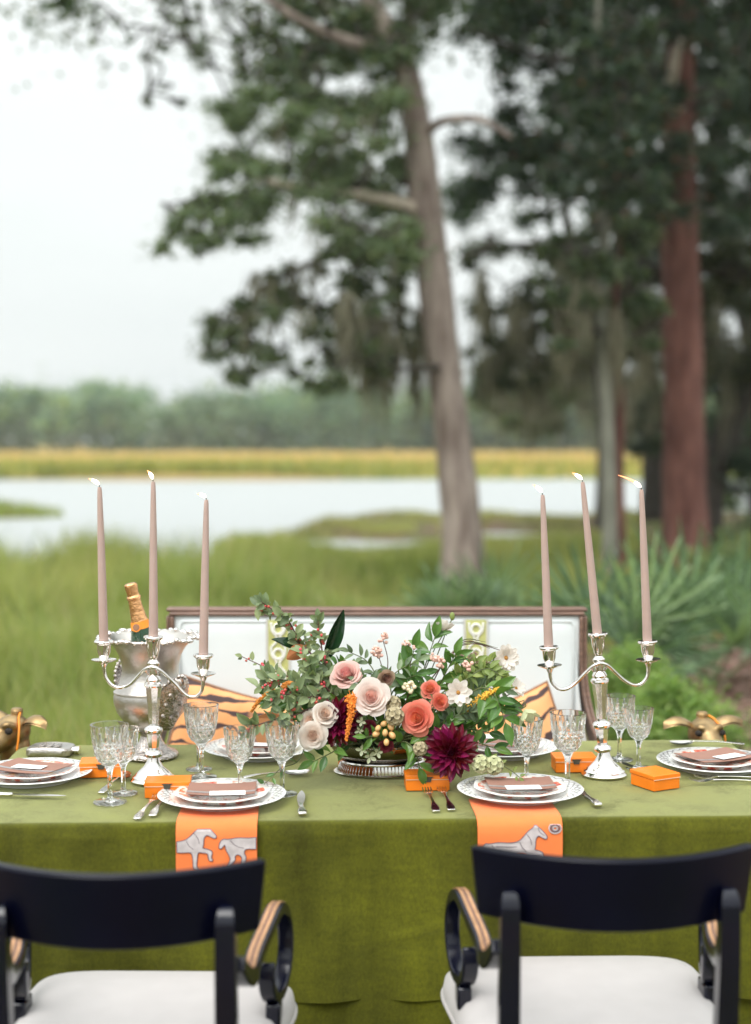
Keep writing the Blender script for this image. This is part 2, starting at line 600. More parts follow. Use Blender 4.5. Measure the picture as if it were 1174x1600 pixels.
def salad_mat():
    m = mat('china_salad', (0.80, 0.77, 0.72), rough=0.14, var=0.03, coat=0.3)
    N, L, b = rampnodes(m)
    tc, an, r = polar(N, L)
    vo = N.new('ShaderNodeTexVoronoi'); vo.inputs['Scale'].default_value = 42.0
    nz = N.new('ShaderNodeTexNoise'); nz.inputs['Scale'].default_value = 60
    L.new(tc.outputs['Object'], nz.inputs['Vector'])
    ad = N.new('ShaderNodeVectorMath'); ad.operation = 'ADD'
    sc = N.new('ShaderNodeVectorMath'); sc.operation = 'SCALE'; sc.inputs['Scale'].default_value = 0.02
    L.new(nz.outputs['Color'], sc.inputs[0]); L.new(tc.outputs['Object'], ad.inputs[0]); L.new(sc.outputs[0], ad.inputs[1])
    L.new(ad.outputs[0], vo.inputs['Vector'])
    cr = N.new('ShaderNodeValToRGB'); cr.color_ramp.interpolation = 'CONSTANT'
    e = cr.color_ramp.elements
    e[0].position = 0; e[0].color = (0.55, 0.06, 0.035, 1)
    e[1].position = 0.22; e[1].color = (0.72, 0.20, 0.13, 1)
    for p, c in ((0.42, (0.80, 0.52, 0.42, 1)), (0.5, (0.82, 0.79, 0.73, 1)), (0.93, (0.12, 0.07, 0.09, 1))):
        q = e.new(p); q.color = c
    L.new(vo.outputs['Distance'], cr.inputs[0])
    mx = N.new('ShaderNodeMix'); mx.data_type = 'RGBA'
    band = mth(N, L, 'MULTIPLY', mth(N, L, 'GREATER_THAN', r, 0.03), mth(N, L, 'LESS_THAN', r, 0.095))
    L.new(band, mx.inputs['Factor']); L.new(b.inputs['Base Color'].links[0].from_socket, mx.inputs['A']); L.new(cr.outputs[0], mx.inputs['B'])
    L.new(mx.outputs['Result'], b.inputs['Base Color'])
    return m


M_charger = charger_mat()
M_salad = salad_mat()


def tiger_mat():
    m = mat('tiger_velvet', (0.80, 0.31, 0.10), rough=0.8, var=0.15, scale=5, sheen=0.5, sheen_tint=(1, 0.8, 0.6), col2=(0.86, 0.45, 0.21))
    N, L, b = rampnodes(m)
    tc = N.new('ShaderNodeTexCoord')
    mp = N.new('ShaderNodeMapping'); mp.inputs['Rotation'].default_value = (0.2, 0.35, 0.2)
    mp.inputs['Scale'].default_value = (1, 1, 2.3)
    L.new(tc.outputs['Object'], mp.inputs[0])
    wv = N.new('ShaderNodeTexWave'); wv.bands_direction = 'Z'
    wv.inputs['Scale'].default_value = 3.1; wv.inputs['Distortion'].default_value = 9; wv.inputs['Detail'].default_value = 3
    wv.inputs['Detail Scale'].default_value = 1.6
    L.new(mp.outputs[0], wv.inputs[0])
    nz = N.new('ShaderNodeTexNoise'); nz.inputs['Scale'].default_value = 9; L.new(tc.outputs['Object'], nz.inputs['Vector'])
    v = mth(N, L, 'MULTIPLY', wv.outputs['Fac'], mth(N, L, 'ADD', nz.outputs['Fac'], 0.5))
    cr = N.new('ShaderNodeValToRGB'); cr.color_ramp.elements[0].position = 0.74; cr.color_ramp.elements[1].position = 0.80
    cr.color_ramp.elements[0].color = (0, 0, 0, 1); cr.color_ramp.elements[1].color = (1, 1, 1, 1)
    L.new(v, cr.inputs[0])
    mx = N.new('ShaderNodeMix'); mx.data_type = 'RGBA'
    L.new(cr.outputs[0], mx.inputs['Factor']); L.new(b.inputs['Base Color'].links[0].from_socket, mx.inputs['A'])
    mx.inputs['B'].default_value = (0.055, 0.03, 0.03, 1)
    L.new(mx.outputs['Result'], b.inputs['Base Color'])
    return m


M_tiger = tiger_mat()

# nature
M_grass = leafmat('grass_blades', (0.1, 0.14, 0.04), rough=0.6, trans=0.4, tint=True)
M_leaf_tree = leafmat('tree_leaves', (0.05, 0.08, 0.03), rough=0.5, trans=0.42, tint=True)
M_mossstr = leafmat('spanish_moss', (0.17, 0.16, 0.13), rough=0.95, trans=0.3, tint=True, tcol=(1.1, 1.1, 0.9))
M_bark_grey = mat('bark_grey', (0.225, 0.165, 0.14), rough=0.95, var=0.4, scale=9, stretch=(1, 1, 0.25), bump=1.0, bscale=22, col2=(0.36, 0.30, 0.26))
M_bark_pine = mat('bark_pine', (0.135, 0.052, 0.042), rough=0.95, var=0.35, scale=8, stretch=(1, 1, 0.3), bump=1.0, bscale=18, col2=(0.22, 0.10, 0.08))
M_bark_pale = mat('bark_pale', (0.19, 0.19, 0.155), rough=0.95, var=0.3, scale=6, stretch=(1, 1, 0.4), bump=0.8, bscale=25)
M_bark_dark = mat('bark_dark', (0.05, 0.042, 0.035), rough=0.95, var=0.4, scale=8, bump=0.8, bscale=20)
M_barebranch = mat('bare_branch', (0.42, 0.36, 0.29), rough=0.9, var=0.25, scale=8, bump=0.5, bscale=25)


def ground_mat():
    m = mat('ground', (0.1, 0.1, 0.05), rough=1.0, spec=0.1)
    N, L, b = rampnodes(m)
    tc = N.new('ShaderNodeTexCoord')
    n1 = N.new('ShaderNodeTexNoise'); n1.inputs['Scale'].default_value = 0.55; n1.inputs['Detail'].default_value = 6
    L.new(tc.outputs['Object'], n1.inputs['Vector'])
    c1 = N.new('ShaderNodeValToRGB'); e = c1.color_ramp.elements
    e[0].position = 0.38; e[0].color = (0.16, 0.105, 0.08, 1)
    e[1].position = 0.62; e[1].color = (0.10, 0.13, 0.035, 1)
    L.new(n1.outputs['Fac'], c1.inputs[0])
    n2 = N.new('ShaderNodeTexNoise'); n2.inputs['Scale'].default_value = 14; n2.inputs['Detail'].default_value = 8
    L.new(tc.outputs['Object'], n2.inputs['Vector'])
    mr = N.new('ShaderNodeMapRange'); mr.inputs['To Min'].default_value = 0.55; mr.inputs['To Max'].default_value = 1.45
    L.new(n2.outputs['Fac'], mr.inputs['Value'])
    h = N.new('ShaderNodeHueSaturation'); L.new(c1.outputs[0], h.inputs['Color']); L.new(mr.outputs[0], h.inputs['Value'])
    # far marsh: tan and green grass beyond the water
    sp = N.new('ShaderNodeSeparateXYZ'); L.new(tc.outputs['Object'], sp.inputs[0])
    far = N.new('ShaderNodeMapRange'); far.inputs['From Min'].default_value = 70; far.inputs['From Max'].default_value = 80
    L.new(sp.outputs['Y'], far.inputs['Value'])
    mp = N.new('ShaderNodeMapping'); mp.inputs['Scale'].default_value = (0.05, 0.03, 1); L.new(tc.outputs['Object'], mp.inputs[0])
    n3 = N.new('ShaderNodeTexNoise'); n3.inputs['Scale'].default_value = 1.0; n3.inputs['Detail'].default_value = 6; L.new(mp.outputs[0], n3.inputs['Vector'])
    c3 = N.new('ShaderNodeValToRGB'); e = c3.color_ramp.elements
    e[0].position = 0.35; e[0].color = (0.52, 0.34, 0.12, 1); e[1].position = 0.7; e[1].color = (0.40, 0.35, 0.11, 1)
    L.new(n3.outputs['Fac'], c3.inputs[0])
    mx = N.new('ShaderNodeMix'); mx.data_type = 'RGBA'
    L.new(far.outputs[0], mx.inputs['Factor']); L.new(h.outputs[0], mx.inputs['A']); L.new(c3.outputs[0], mx.inputs['B'])
    L.new(mx.outputs['Result'], b.inputs['Base Color'])
    bn = N.new('ShaderNodeBump'); bn.inputs['Distance'].default_value = 0.05; bn.inputs['Strength'].default_value = 0.8
    L.new(n2.outputs['Fac'], bn.inputs['Height']); L.new(bn.outputs[0], b.inputs['Normal'])
    return m


M_ground = ground_mat()


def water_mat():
    m = mat('water', (0.36, 0.38, 0.38), rough=0.38, var=0.1, spec=0.9)  # base colour whitened to stand in for bright sky reflected off ripples
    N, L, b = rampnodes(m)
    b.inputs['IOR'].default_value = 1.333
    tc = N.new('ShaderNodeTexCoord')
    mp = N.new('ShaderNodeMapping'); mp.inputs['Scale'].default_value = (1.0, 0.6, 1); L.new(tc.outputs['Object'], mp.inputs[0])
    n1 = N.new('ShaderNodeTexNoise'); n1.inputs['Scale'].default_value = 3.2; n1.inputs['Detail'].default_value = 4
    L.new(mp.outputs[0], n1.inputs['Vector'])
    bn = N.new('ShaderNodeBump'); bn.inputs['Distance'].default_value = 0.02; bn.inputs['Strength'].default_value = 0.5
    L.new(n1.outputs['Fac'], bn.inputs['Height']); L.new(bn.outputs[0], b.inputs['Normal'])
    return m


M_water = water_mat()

# ------------------------------------------------------------------ setting: ground, water
def sstep(a, b, x):
    t = np.clip((x - a) / (b - a), 0, 1)
    return t * t * (3 - 2 * t)


def shore(x):
    return 17.0 + 19.0 * sstep(-4.2, -0.6, x) + 1.2 * np.sin(x * 0.9) + 0.6 * np.sin(x * 2.3 + 1) - 3.0 * sstep(6, 16, x) * 0


def hgt(x, y):
    x = np.asarray(x, float); y = np.asarray(y, float)
    land = -0.32 * sstep(6, 17, y) + 0.03 * np.sin(x * 1.3 + y * 0.7) + 0.02 * np.sin(x * 3.1 - y * 1.9)
    land = land + 0.10 * sstep(2.2, 4.0, x) * sstep(6, 10, y)
    s = shore(x)
    dip = sstep(s, s + 4, y)
    isl = np.exp(-((x + 10.8) / 3.6) ** 2 - ((y - 38.5) / 2.3) ** 2)
    isl2 = np.exp(-((x + 0.3) / 1.5) ** 2 - ((y - 27.5) / 1.8) ** 2) + np.exp(-((x - 3.4) / 1.6) ** 2 - ((y - 30.5) / 1.5) ** 2)
    fs = 76 + 3 * np.sin(x * 0.05) + 1.5 * np.sin(x * 0.23)
    far = sstep(fs - 2, fs + 3, y)
    z = land * (1 - dip) + (-0.95) * dip
    z = z + isl * 0.75 * dip - isl2 * 0.32 * (1 - dip)
    return z * (1 - far) + far * (-0.12)


ys = np.concatenate([np.linspace(-30, 4, 12), np.linspace(4.5, 46, 150), np.linspace(47, 100, 60), np.linspace(110, 900, 30)])
xs = np.concatenate([np.linspace(-600, -32, 20), np.linspace(-30, 30, 170), np.linspace(32, 600, 20)])
X, Y = np.meshgrid(xs, ys)
Z = hgt(X, Y)
V = np.stack([X, Y, Z], -1).reshape(-1, 3)
k = len(xs)
mb = MB()
mb.v = [tuple(p) for p in V]
mb.f = [(j * k + i, j * k + i + 1, (j + 1) * k + i + 1, (j + 1) * k + i) for j in range(len(ys) - 1) for i in range(k - 1)]
tag(mb.build('ground', M_ground, smooth=180), 'bank of grass, leaf litter and marsh running to the far wood', kind='structure')
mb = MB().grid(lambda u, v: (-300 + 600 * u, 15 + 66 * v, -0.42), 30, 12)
tag(mb.build('water', M_water, smooth=180), 'pale tidal creek reflecting the overcast sky, partly by its whitened colour', kind='structure')


# ------------------------------------------------------------------ grass
def blades(name, x, y, h, wd, lean, tint, mat_, z=None, bend=1.0):
    n = len(x)
    z = hgt(x, y) if z is None else z
    a = rng.uniform(0, 2 * np.pi, n)
    dx, dy = np.cos(a), np.sin(a)
    b = rng.uniform(0, 2 * np.pi, n)
    lx, ly = np.cos(b) * lean * h, np.sin(b) * lean * h
    V = np.zeros((n, 6, 3))
    for k_, (t, wf, lf) in enumerate(((0, 1, 0), (0.55, 0.8, 0.3), (1.0, 0.12, 1.0))):
        cx, cy, cz = x + lx * lf, y + ly * lf, z + h * t * (1 - 0.25 * lf * lean * bend)
        V[:, 2 * k_] = np.stack([cx - dx * wd * wf / 2, cy - dy * wd * wf / 2, cz], -1)
        V[:, 2 * k_ + 1] = np.stack([cx + dx * wd * wf / 2, cy + dy * wd * wf / 2, cz], -1)
    return np_quads(name, V, mat_, tint)


def tints(n, pal, wts, jit=0.2):
    pal = np.array(pal); idx = rng.choice(len(pal), n, p=np.array(wts) / sum(wts))
    return pal[idx] * (1 + rng.uniform(-jit, jit, (n, 1)))


def wedge(n, d0, d1, x0, x1):
    """even scatter over ground seen between image columns x0..x1 and distances d0..d1"""
    d = np.sqrt(rng.uniform(d0 ** 2, d1 ** 2, n))
    px = rng.uniform(x0, x1, n)
    return (px - 587) / F * d, d


gx, gy, gh, gw, gt = [], [], [], [], []


def meadow(n, d0, d1, x0, x1, h0, h1, w0, pal, wts, patchy=0.0, extra=None):
    x, y = wedge(n, d0, d1, x0, x1)
    p = np.array([noise.noise((a * 0.9, b * 0.55, 3.3)) for a, b in zip(x, y)])
    keep = p > -0.45 + patchy if patchy > -1 else np.ones(n, bool)
    keep &= (y < shore(x) + 1.2) & (hgt(x, y) > -0.46)
    if extra is not None: keep &= extra(x, y)
    x, y, p = x[keep], y[keep], p[keep]
    h = rng.uniform(h0, h1, len(x)) * (0.75 + 0.9 * np.clip(p + 0.3, 0, 1))
    h = h * (1 - 0.72 * np.exp(-((x - 0.95) / 0.9) ** 2 - ((y - 13.6) / 2.0) ** 2))      # thin under the oak
    h = h * (1 - 0.34 * sstep(-1.6, 0.2, x) * (y > 10))
    gx.append(x); gy.append(y); gh.append(h)
    gw.append(w0 * rng.uniform(0.7, 1.4, len(x)))
    p2 = np.array([noise.noise((a * 0.45, b * 0.3, 8.1)) + 0.5 * noise.noise((a * 1.7, b * 1.1, 2.2)) for a, b in zip(x, y)])
    k2 = np.clip(p2 * 1.1 + 0.28, 0, 0.85)[:, None]         # drier, yellower stands among the green
    gt.append(tints(len(x), pal, wts) * (1 - k2) + tints(len(x), [(0.46, 0.45, 0.17), (0.38, 0.40, 0.14), (0.47, 0.40, 0.22)], (3, 3, 1)) * k2)


GREEN = [(0.25, 0.31, 0.08), (0.19, 0.255, 0.066), (0.335, 0.36, 0.12), (0.39, 0.355, 0.17)]
noright = lambda x, y: ~((x > 1.9) & (y < 14.5))
meadow(9000, 5.2, 8.5, -120, 640, 0.12, 0.32, 0.007, GREEN, (3, 3, 3, 2), 0.25)
meadow(26000, 8.0, 12.5, -120, 760, 0.2, 0.46, 0.009, GREEN, (4, 3, 4, 1.4), 0.12)
meadow(34000, 12.0, 18.5, -140, 1000, 0.36, 0.70, 0.012, GREEN, (5, 4, 4, 0.8), 0.0, noright)
meadow(16000, 18.0, 27.0, 330, 1000, 0.16, 0.32, 0.016, GREEN, (4, 2, 5, 3), 0.0)
meadow(17000, 25.0, 38.5, 340, 1000, 0.09, 0.22, 0.025, [(0.27, 0.26, 0.11), (0.20, 0.22, 0.08), (0.33, 0.29, 0.16)], (3, 2, 3), 0.12)
meadow(6000, 12.5, 17.0, 900, 1300, 0.12, 0.4, 0.011, GREEN, (4, 4, 2, 1), 0.22)
# scattered taller reeds and dead stalks that stand out of the meadow
for nn_, d0_, d1_, hh_, ww_ in ((700, 8.5, 12.5, (0.45, 0.8), 0.013), (1300, 12, 17.5, (0.65, 1.05), 0.018)):
    x_, y_ = wedge(nn_ * 2, d0_, d1_, -120, 640)
    k_ = np.array([noise.noise((a * 1.3, b * 1.3, 5.5)) > 0.05 for a, b in zip(x_, y_)]) & (y_ < shore(x_) + 0.8)
    x_, y_ = x_[k_], y_[k_]
    gx.append(x_); gy.append(y_); gh.append(rng.uniform(*hh_, len(x_)) * (1 - 0.3 * sstep(-1.6, 0.2, x_))); gw.append(np.full(len(x_), ww_))
    gt.append(tints(len(x_), [(0.12, 0.17, 0.05), (0.36, 0.40, 0.13), (0.44, 0.38, 0.22), (0.24, 0.32, 0.09)], (3, 4, 2, 4), 0.25))
# tall wispy stems right behind the table
x_, y_ = wedge(420, 4.6, 7.0, -60, 330)
gx.append(x_); gy.append(y_); gh.append(rng.uniform(0.35, 0.75, 420)); gw.append(np.full(420, 0.004)); gt.append(tints(420, GREEN, (2, 3, 2, 2)))
# island
x_ = rng.normal(-10.8, 2.4, 3500); y_ = rng.normal(38.5, 1.3, 3500)
k_ = hgt(x_, y_) > -0.5
gx.append(x_[k_]); gy.append(y_[k_]); gh.append(rng.uniform(0.2, 0.4, k_.sum())); gw.append(np.full(k_.sum(), 0.03)); gt.append(tints(k_.sum(), GREEN, (4, 1, 3, 1)))
gx, gy, gh, gw, gt = (np.concatenate(a) for a in (gx, gy, gh, gw, gt))
o = put('meadow_grass', blades('meadow_grass', gx, gy, gh, gw, rng.uniform(0.1, 0.55, len(gx)), gt, M_grass))
tag(o, 'tall green marsh grass growing from the lawn to the creek', 'grass', kind='stuff')
# far marsh grass
n = 26000
x_ = rng.uniform(-70, 60, n); y_ = 76 + 70 * rng.uniform(0, 1, n) ** 2.0
tt = np.clip((y_ - 80) / 14, 0, 1)[:, None]
c_ = tints(n, [(0.33, 0.32, 0.09), (0.25, 0.28, 0.08)], (2, 2)) * (1 - tt) + tints(n, [(0.62, 0.43, 0.22), (0.54, 0.40, 0.20), (0.46, 0.39, 0.18)], (3, 3, 2)) * tt
o = put('far_marsh_grass', blades('far_marsh_grass', x_, y_, rng.uniform(0.5, 1.0, n), np.full(n, 0.16), np.full(n, 0.25), c_, M_grass))
tag(o, 'golden marsh grass on the far side of the creek', 'grass', kind='stuff')


# ------------------------------------------------------------------ leaves, trees
def leafcloud(C, rad, n, size, pal, wts, flat=0.75, jit=0.3, hollow=0.0):
    """n leaves round centre C"""
    d = rng.normal(0, 1, (n, 3)); d /= np.linalg.norm(d, axis=1)[:, None]
    r = rad * np.abs(rng.normal(0, 0.62, n))
    P = np.array(C)[None] + d * r[:, None] * np.array([1, 1, flat])
    return leafquads(P, size, pal, wts, jit)


def leafquads(P, size, pal, wts, jit=0.3, aspect=0.5):
    n = len(P)
    a = rng.normal(0, 1, (n, 3)); a[:, 2] *= 0.6; a /= np.linalg.norm(a, axis=1)[:, None]
    b = rng.normal(0, 1, (n, 3)); b -= a * (a * b).sum(1)[:, None]; b /= np.linalg.norm(b, axis=1)[:, None]
    L_ = (size * rng.uniform(0.65, 1.25, n))[:, None]
    V = np.stack([P - a * L_ / 2, P + b * L_ * aspect / 2 - a * L_ * 0.05, P + a * L_ / 2, P - b * L_ * aspect / 2 - a * L_ * 0.05], 1)
    return V, tints(n, pal, wts, jit)


OAK = [(0.085, 0.13, 0.07), (0.062, 0.10, 0.056), (0.13, 0.165, 0.085), (0.15, 0.15, 0.09)]
OAKLIGHT = [(0.16, 0.22, 0.13), (0.12, 0.175, 0.10), (0.21, 0.26, 0.15), (0.21, 0.215, 0.14)]
DARK = [(0.044, 0.074, 0.048), (0.032, 0.056, 0.040), (0.075, 0.10, 0.056), (0.22, 0.07, 0.04)]


def inpoly(p, poly):
    x, y = p; c = False
    j = len(poly) - 1
    for i in range(len(poly)):
        xi, yi = poly[i]; xj, yj = poly[j]
        if (yi > y) != (yj > y) and x < (xj - xi) * (y - yi) / (yj - yi) + xi: c = not c
        j = i
    return c


def clumps(poly, n, d0, d1, rpx, gaps=()):
    """clump centres spread through a block of air: outline of the crown, real depth range"""
    xs_ = [p[0] for p in poly]; ys_ = [p[1] for p in poly]
    o, tries = [], 0
    while len(o) < n and tries < 40 * n:
        tries += 1
        p = (random.uniform(min(xs_), max(xs_)), random.uniform(min(ys_), max(ys_)))
        if not inpoly(p, poly): continue
        if any((p[0] - g[0]) ** 2 + (p[1] - g[1]) ** 2 < g[2] ** 2 for g in gaps): continue
        d = random.uniform(d0, d1)
        o.append((at(p[0], p[1], d), random.uniform(0.5, 1.25) * rpx / F * d))
    return o


class Tree:
    def __init__(self, name, label, base, bark, group='trees behind the settee'):
        self.root = thing(name, label, 'tree', base, 0, group)
        self.b = Vector(base); self.bark = bark
        self.nodes = []; self.V = []; self.C = []; self.twigs = MB(); self.mV = []; self.mC = []

    def trunk(self, pts, radii, name='trunk', mat_=None, n=14):
        P = spline(pts, 10)
        rad = np.interp(np.linspace(0, 1, len(P)), np.linspace(0, 1, len(radii)), radii)
        m = MB()
        # slightly lumpy sections
        m.tube([p - self.b for p in P], rad, n)
        for i, v in enumerate(m.v):
            k = noise.noise((v.x * 3, v.y * 3, v.z * 1.7)) * 0.10
            c = P[min(i // n, len(P) - 1)] - self.b
            m.v[i] = c + (v - c) * (1 + k)
        m.build(name, mat_ or self.bark, self.root, smooth=180)
        self.nodes += [(p, r) for p, r in zip(P, rad)]

    def foliage(self, cl, per, size, pal, wts, twig=True, flat=0.75, jit=0.3):
        for c, r in cl:
            v, t = leafcloud(c, r, int(per * random.uniform(0.7, 1.3)), size, pal, wts, flat, jit)
            self.V.append(v); self.C.append(t)
            if twig and self.nodes:
                q = min(self.nodes, key=lambda nd: (nd[0] - c).length + (1.5 if nd[0].z > c.z + 0.8 else 0))
                mid = q[0].lerp(c, 0.5) + Vector((random.uniform(-.2, .2), random.uniform(-.2, .2), random.uniform(0, .25)))
                pth = spline([q[0], mid, c], 4)
                self.twigs.tube([p - self.b for p in pth], [min(q[1] * 0.5, 0.05), 0.012], 5)
                self.nodes += [(p, 0.03) for p in pth[3:]]

    def moss(self, cl, per, L0, L1):
        for c, r in cl:
            n = per
            x = c.x + rng.normal(0, r * 0.5, n); y = c.y + rng.normal(0, r * 0.5, n); z = c.z + rng.normal(0, r * 0.35, n)
            L_ = rng.uniform(L0, L1, n) * (1 - 0.6 * np.abs(x - c.x) / (r + .01)).clip(0.25, 1)
            wd = rng.uniform(0.010, 0.026, n); a = rng.uniform(0, 2 * np.pi, n)
            V = np.zeros((n, 8, 3))
            ox = np.zeros(n); oy = np.zeros(n)
            for k_, (t, wf) in enumerate(((0, 0.5), (0.33, 1), (0.7, 0.7), (1, 0.15))):
                ox = ox + rng.normal(0, 0.03, n); oy = oy + rng.normal(0, 0.03, n)
                for s_ in (0, 1):
                    V[:, 2 * k_ + s_] = np.stack([x + ox + (s_ - .5) * np.cos(a) * wd * wf, y + oy + (s_ - .5) * np.sin(a) * wd * wf, z - L_ * t], -1)
            self.mV.append(V); self.mC.append(tints(n, [(0.23, 0.215, 0.15), (0.16, 0.155, 0.105), (0.29, 0.275, 0.20)], (3, 2, 2), 0.2))

    def finish(self):
        off = np.array(self.b)
        if self.V:
            V = np.concatenate(self.V) - off
            put('crown', np_quads('crown', V, M_leaf_tree, np.concatenate(self.C)), self.root)
        if self.twigs.v: self.twigs.build('branches', M_bark_dark, self.root, smooth=180)['kind'] = 'stuff'
        if self.mV:
            o = put('spanish_moss', np_quads('spanish_moss', np.concatenate(self.mV) - off, M_mossstr, np.concatenate(self.mC)), self.root)
            o['kind'] = 'stuff'


def gz(p): return Vector((p.x, p.y, float(hgt(p.x, p.y)) - 0.05))


# centre tree --------------------------------------------------------
D1 = 15.0
base = gz(at(728, 915, D1))
t1 = Tree('oak_tree', 'tall oak with curving grey trunk and a bare limb, right behind the settee', base, M_bark_grey)
t1.trunk([base, at(720, 800, D1), at(708, 690, D1), at(692, 560, D1), at(678, 430, D1), at(662, 300, D1), at(652, 200, D1), at(632, 100, D1), at(590, 20, D1 + .2), at(540, -80, D1 + .3), at(500, -240, D1 + .5), at(480, -420, D1)],
         [0.27, 0.205, 0.19, 0.18, 0.18, 0.175, 0.15, 0.12, 0.1, 0.08, 0.05, 0.03])
t1.trunk([at(655, 330, D1), at(620, 318, D1 - .2), at(560, 305, D1 - .4), at(490, 300, D1 - .5), at(440, 288, D1 - .6), at(400, 281, D1 - .7)], [0.09, 0.075, 0.062, 0.055, 0.045, 0.03], 'bare_limb', M_barebranch, 8)
t1.trunk([at(636, 105, D1), at(590, 78, D1 - .3), at(530, 60, D1 - .5), at(450, 20, D1 - .6), at(370, -40, D1 - .4)], [0.09, 0.075, 0.06, 0.045, 0.03], 'limb', None, 8)
t1.trunk([at(660, 215, D1), at(690, 190, D1 - .2), at(750, 187, D1 - .3), at(800, 215, D1 - .3)], [0.06, 0.045, 0.04, 0.02], 'limb', None, 8)
t1.trunk([at(668, 350, D1), at(600, 380, D1 + .6), at(520, 400, D1 + 1.0), at(430, 440, D1 + .8), at(360, 500, D1 + .5)], [0.08, 0.06, 0.045, 0.035, 0.02], 'limb', M_bark_dark, 8)
t1.trunk([at(640, 120, D1), at(560, 170, D1 + .8), at(480, 130, D1 + 1.2), at(400, 60, D1 + 1), at(330, -30, D1 + .8)], [0.07, 0.055, 0.04, 0.03, 0.02], 'limb', M_bark_dark, 8)
g1 = [(465, 350, 38), (505, 128, 22), (700, 110, 55), (720, 170, 40), (395, 450, 26), (440, 520, 30), (575, 240, 14), (375, 420, 20), (560, 130, 14), (430, 230, 12)]
t1.foliage(clumps([(335, 170), (430, 125), (640, 150), (640, 420), (470, 400), (380, 375), (300, 330), (330, 290)], 130, 13.6, 17.2, 37, g1), 330, 0.062, OAKLIGHT, (3, 3, 2, 1), flat=.6)
t1.foliage(clumps([(240, 375), (275, 330), (330, 290), (420, 330), (400, 375), (330, 400), (250, 402)], 30, 14, 16, 27), 230, 0.058, OAKLIGHT, (3, 3, 2, 1), flat=.55)
t1.foliage(clumps([(310, 500), (420, 420), (640, 390), (650, 560), (560, 600), (500, 625), (430, 560), (390, 610), (325, 570)], 105, 14, 17, 27, g1 + [(560, 500, 16), (480, 455, 14)]), 240, 0.058, [(0.11, 0.155, 0.085), (0.085, 0.125, 0.07), (0.16, 0.19, 0.10), (0.17, 0.165, 0.11)], (3, 3, 2, 1.5), flat=.7)
t1.foliage(clumps([(420, -60), (720, -60), (690, 60), (640, 180), (420, 130)], 95, 14, 17, 37, g1), 270, 0.062, OAK, (3, 3, 2, 1), flat=.6)
t1.foliage(clumps([(190, -40), (430, -60), (430, 140), (330, 110), (250, 75)], 62, 14, 16, 24), 95, 0.05, OAK, (3, 2, 2, 2))
t1.foliage(clumps([(130, 30), (250, 40), (250, 90), (160, 100)], 6, 14, 15, 10), 20, 0.07, OAK, (3, 2, 2, 2))
t1.foliage(clumps([(220, 140), (300, 130), (280, 190), (230, 180)], 6, 14, 15, 9), 20, 0.07, OAK, (3, 2, 2, 2))
t1.foliage([(Vector((random.uniform(-4.5, 3.5), random.uniform(12.5, 19), random.uniform(6.9, 9.8))), random.uniform(0.7, 1.1)) for _ in range(46)], 420, 0.13, OAK, (3, 3, 2, 1))
t1.moss(clumps([(520, 430), (660, 420), (665, 570), (570, 560)], 24, 14, 16.5, 16), 34, 0.35, 1.0)
t1.moss(clumps([(350, 430), (500, 400), (500, 520), (390, 530)], 8, 14, 16, 14), 16, 0.25, 0.7)
t1.moss(clumps([(420, 150), (620, 160), (620, 380), (450, 330)], 7, 14, 16, 14), 16, 0.25, 0.6)
t1.finish()

# red pine ------------------------------------------------------------
D2 = 18.0
base = gz(at(1072, 880, D2))
t2 = Tree('pine_tree', 'straight pine with a thick red brown trunk at the right', base, M_bark_pine)
t2.trunk([base, at(1070, 760, D2), at(1068, 600, D2), at(1064, 400, D2), at(1061, 260, D2), at(1062, 120, D2), at(1066, -20, D2), at(1072, -300, D2), at(1070, -600, D2)],
         [0.33, 0.265, 0.25, 0.235, 0.22, 0.19, 0.17, 0.13, 0.06], n=16)
t2.trunk([at(1062, 175, D2 - .1), at(1045, 150, D2 - .4), at(1052, 110, D2 - .5), at(1062, 60, D2 - .5)], [0.09, 0.08, 0.07, 0.05], 'broken_limb', M_barebranch, 8)
t2.trunk([at(1062, 140, D2), at(960, 100, D2 - .5), at(850, 90, D2 - .8), at(740, 50, D2 - .8)], [0.09, 0.07, 0.05, 0.03], 'limb', M_bark_dark, 8)
g2 = [(700, 110, 62), (720, 170, 48), (880, 75, 26), (760, 160, 36), (830, 165, 24), (880, 330, 30), (800, 285, 16), (1100, 160, 20)]
t2.foliage(clumps([(690, -60), (1240, -60), (1240, 420), (1000, 330), (700, 330), (720, 200)], 230, 16.6, 20.5, 40, g2), 320, 0.08, DARK, (4, 4, 2, 0.16))
t2.foliage([(Vector((random.uniform(0.5, 8.5), random.uniform(14.5, 22), random.uniform(7.2, 11.5))), random.uniform(0.8, 1.3)) for _ in range(60)], 420, 0.15, DARK, (4, 4, 2, 0.05))
t2.finish()

# pale sapling ---------------------------------------------------------
D3 = 16.0
base = gz(at(955, 870, D3))
t3 = Tree('sapling_tree', 'slender pale lichen covered trunk between the two big trunks', base, M_bark_pale)
t3.trunk([base, at(952, 760, D3), at(948, 640, D3), at(940, 500, D3), at(944, 380, D3), at(936, 260, D3), at(930, 120, D3), at(940, -60, D3)], [0.095, 0.08, 0.075, 0.072, 0.07, 0.06, 0.045, 0.02], n=10)
t3.trunk([gz(at(972, 850, D3 + .6)), at(966, 740, D3 + .6), at(968, 620, D3 + .6), at(958, 500, D3 + .6), at(975, 330, D3 + .6)], [0.085, 0.07, 0.065, 0.06, 0.03], 'second_stem', M_bark_pine, 8)
t3.foliage(clumps([(850, 40), (1020, 40), (1030, 330), (860, 330)], 60, 14.4, 16.0, 30, g2), 170, 0.085, DARK, (3, 3, 3, .1))
t3.foliage(clumps([(830, 330), (1030, 340), (1030, 560), (860, 540)], 50, 15.2, 17.5, 22, [(900, 345, 30), (905, 590, 20)]), 130, 0.1, OAK, (2, 3, 3, 1))
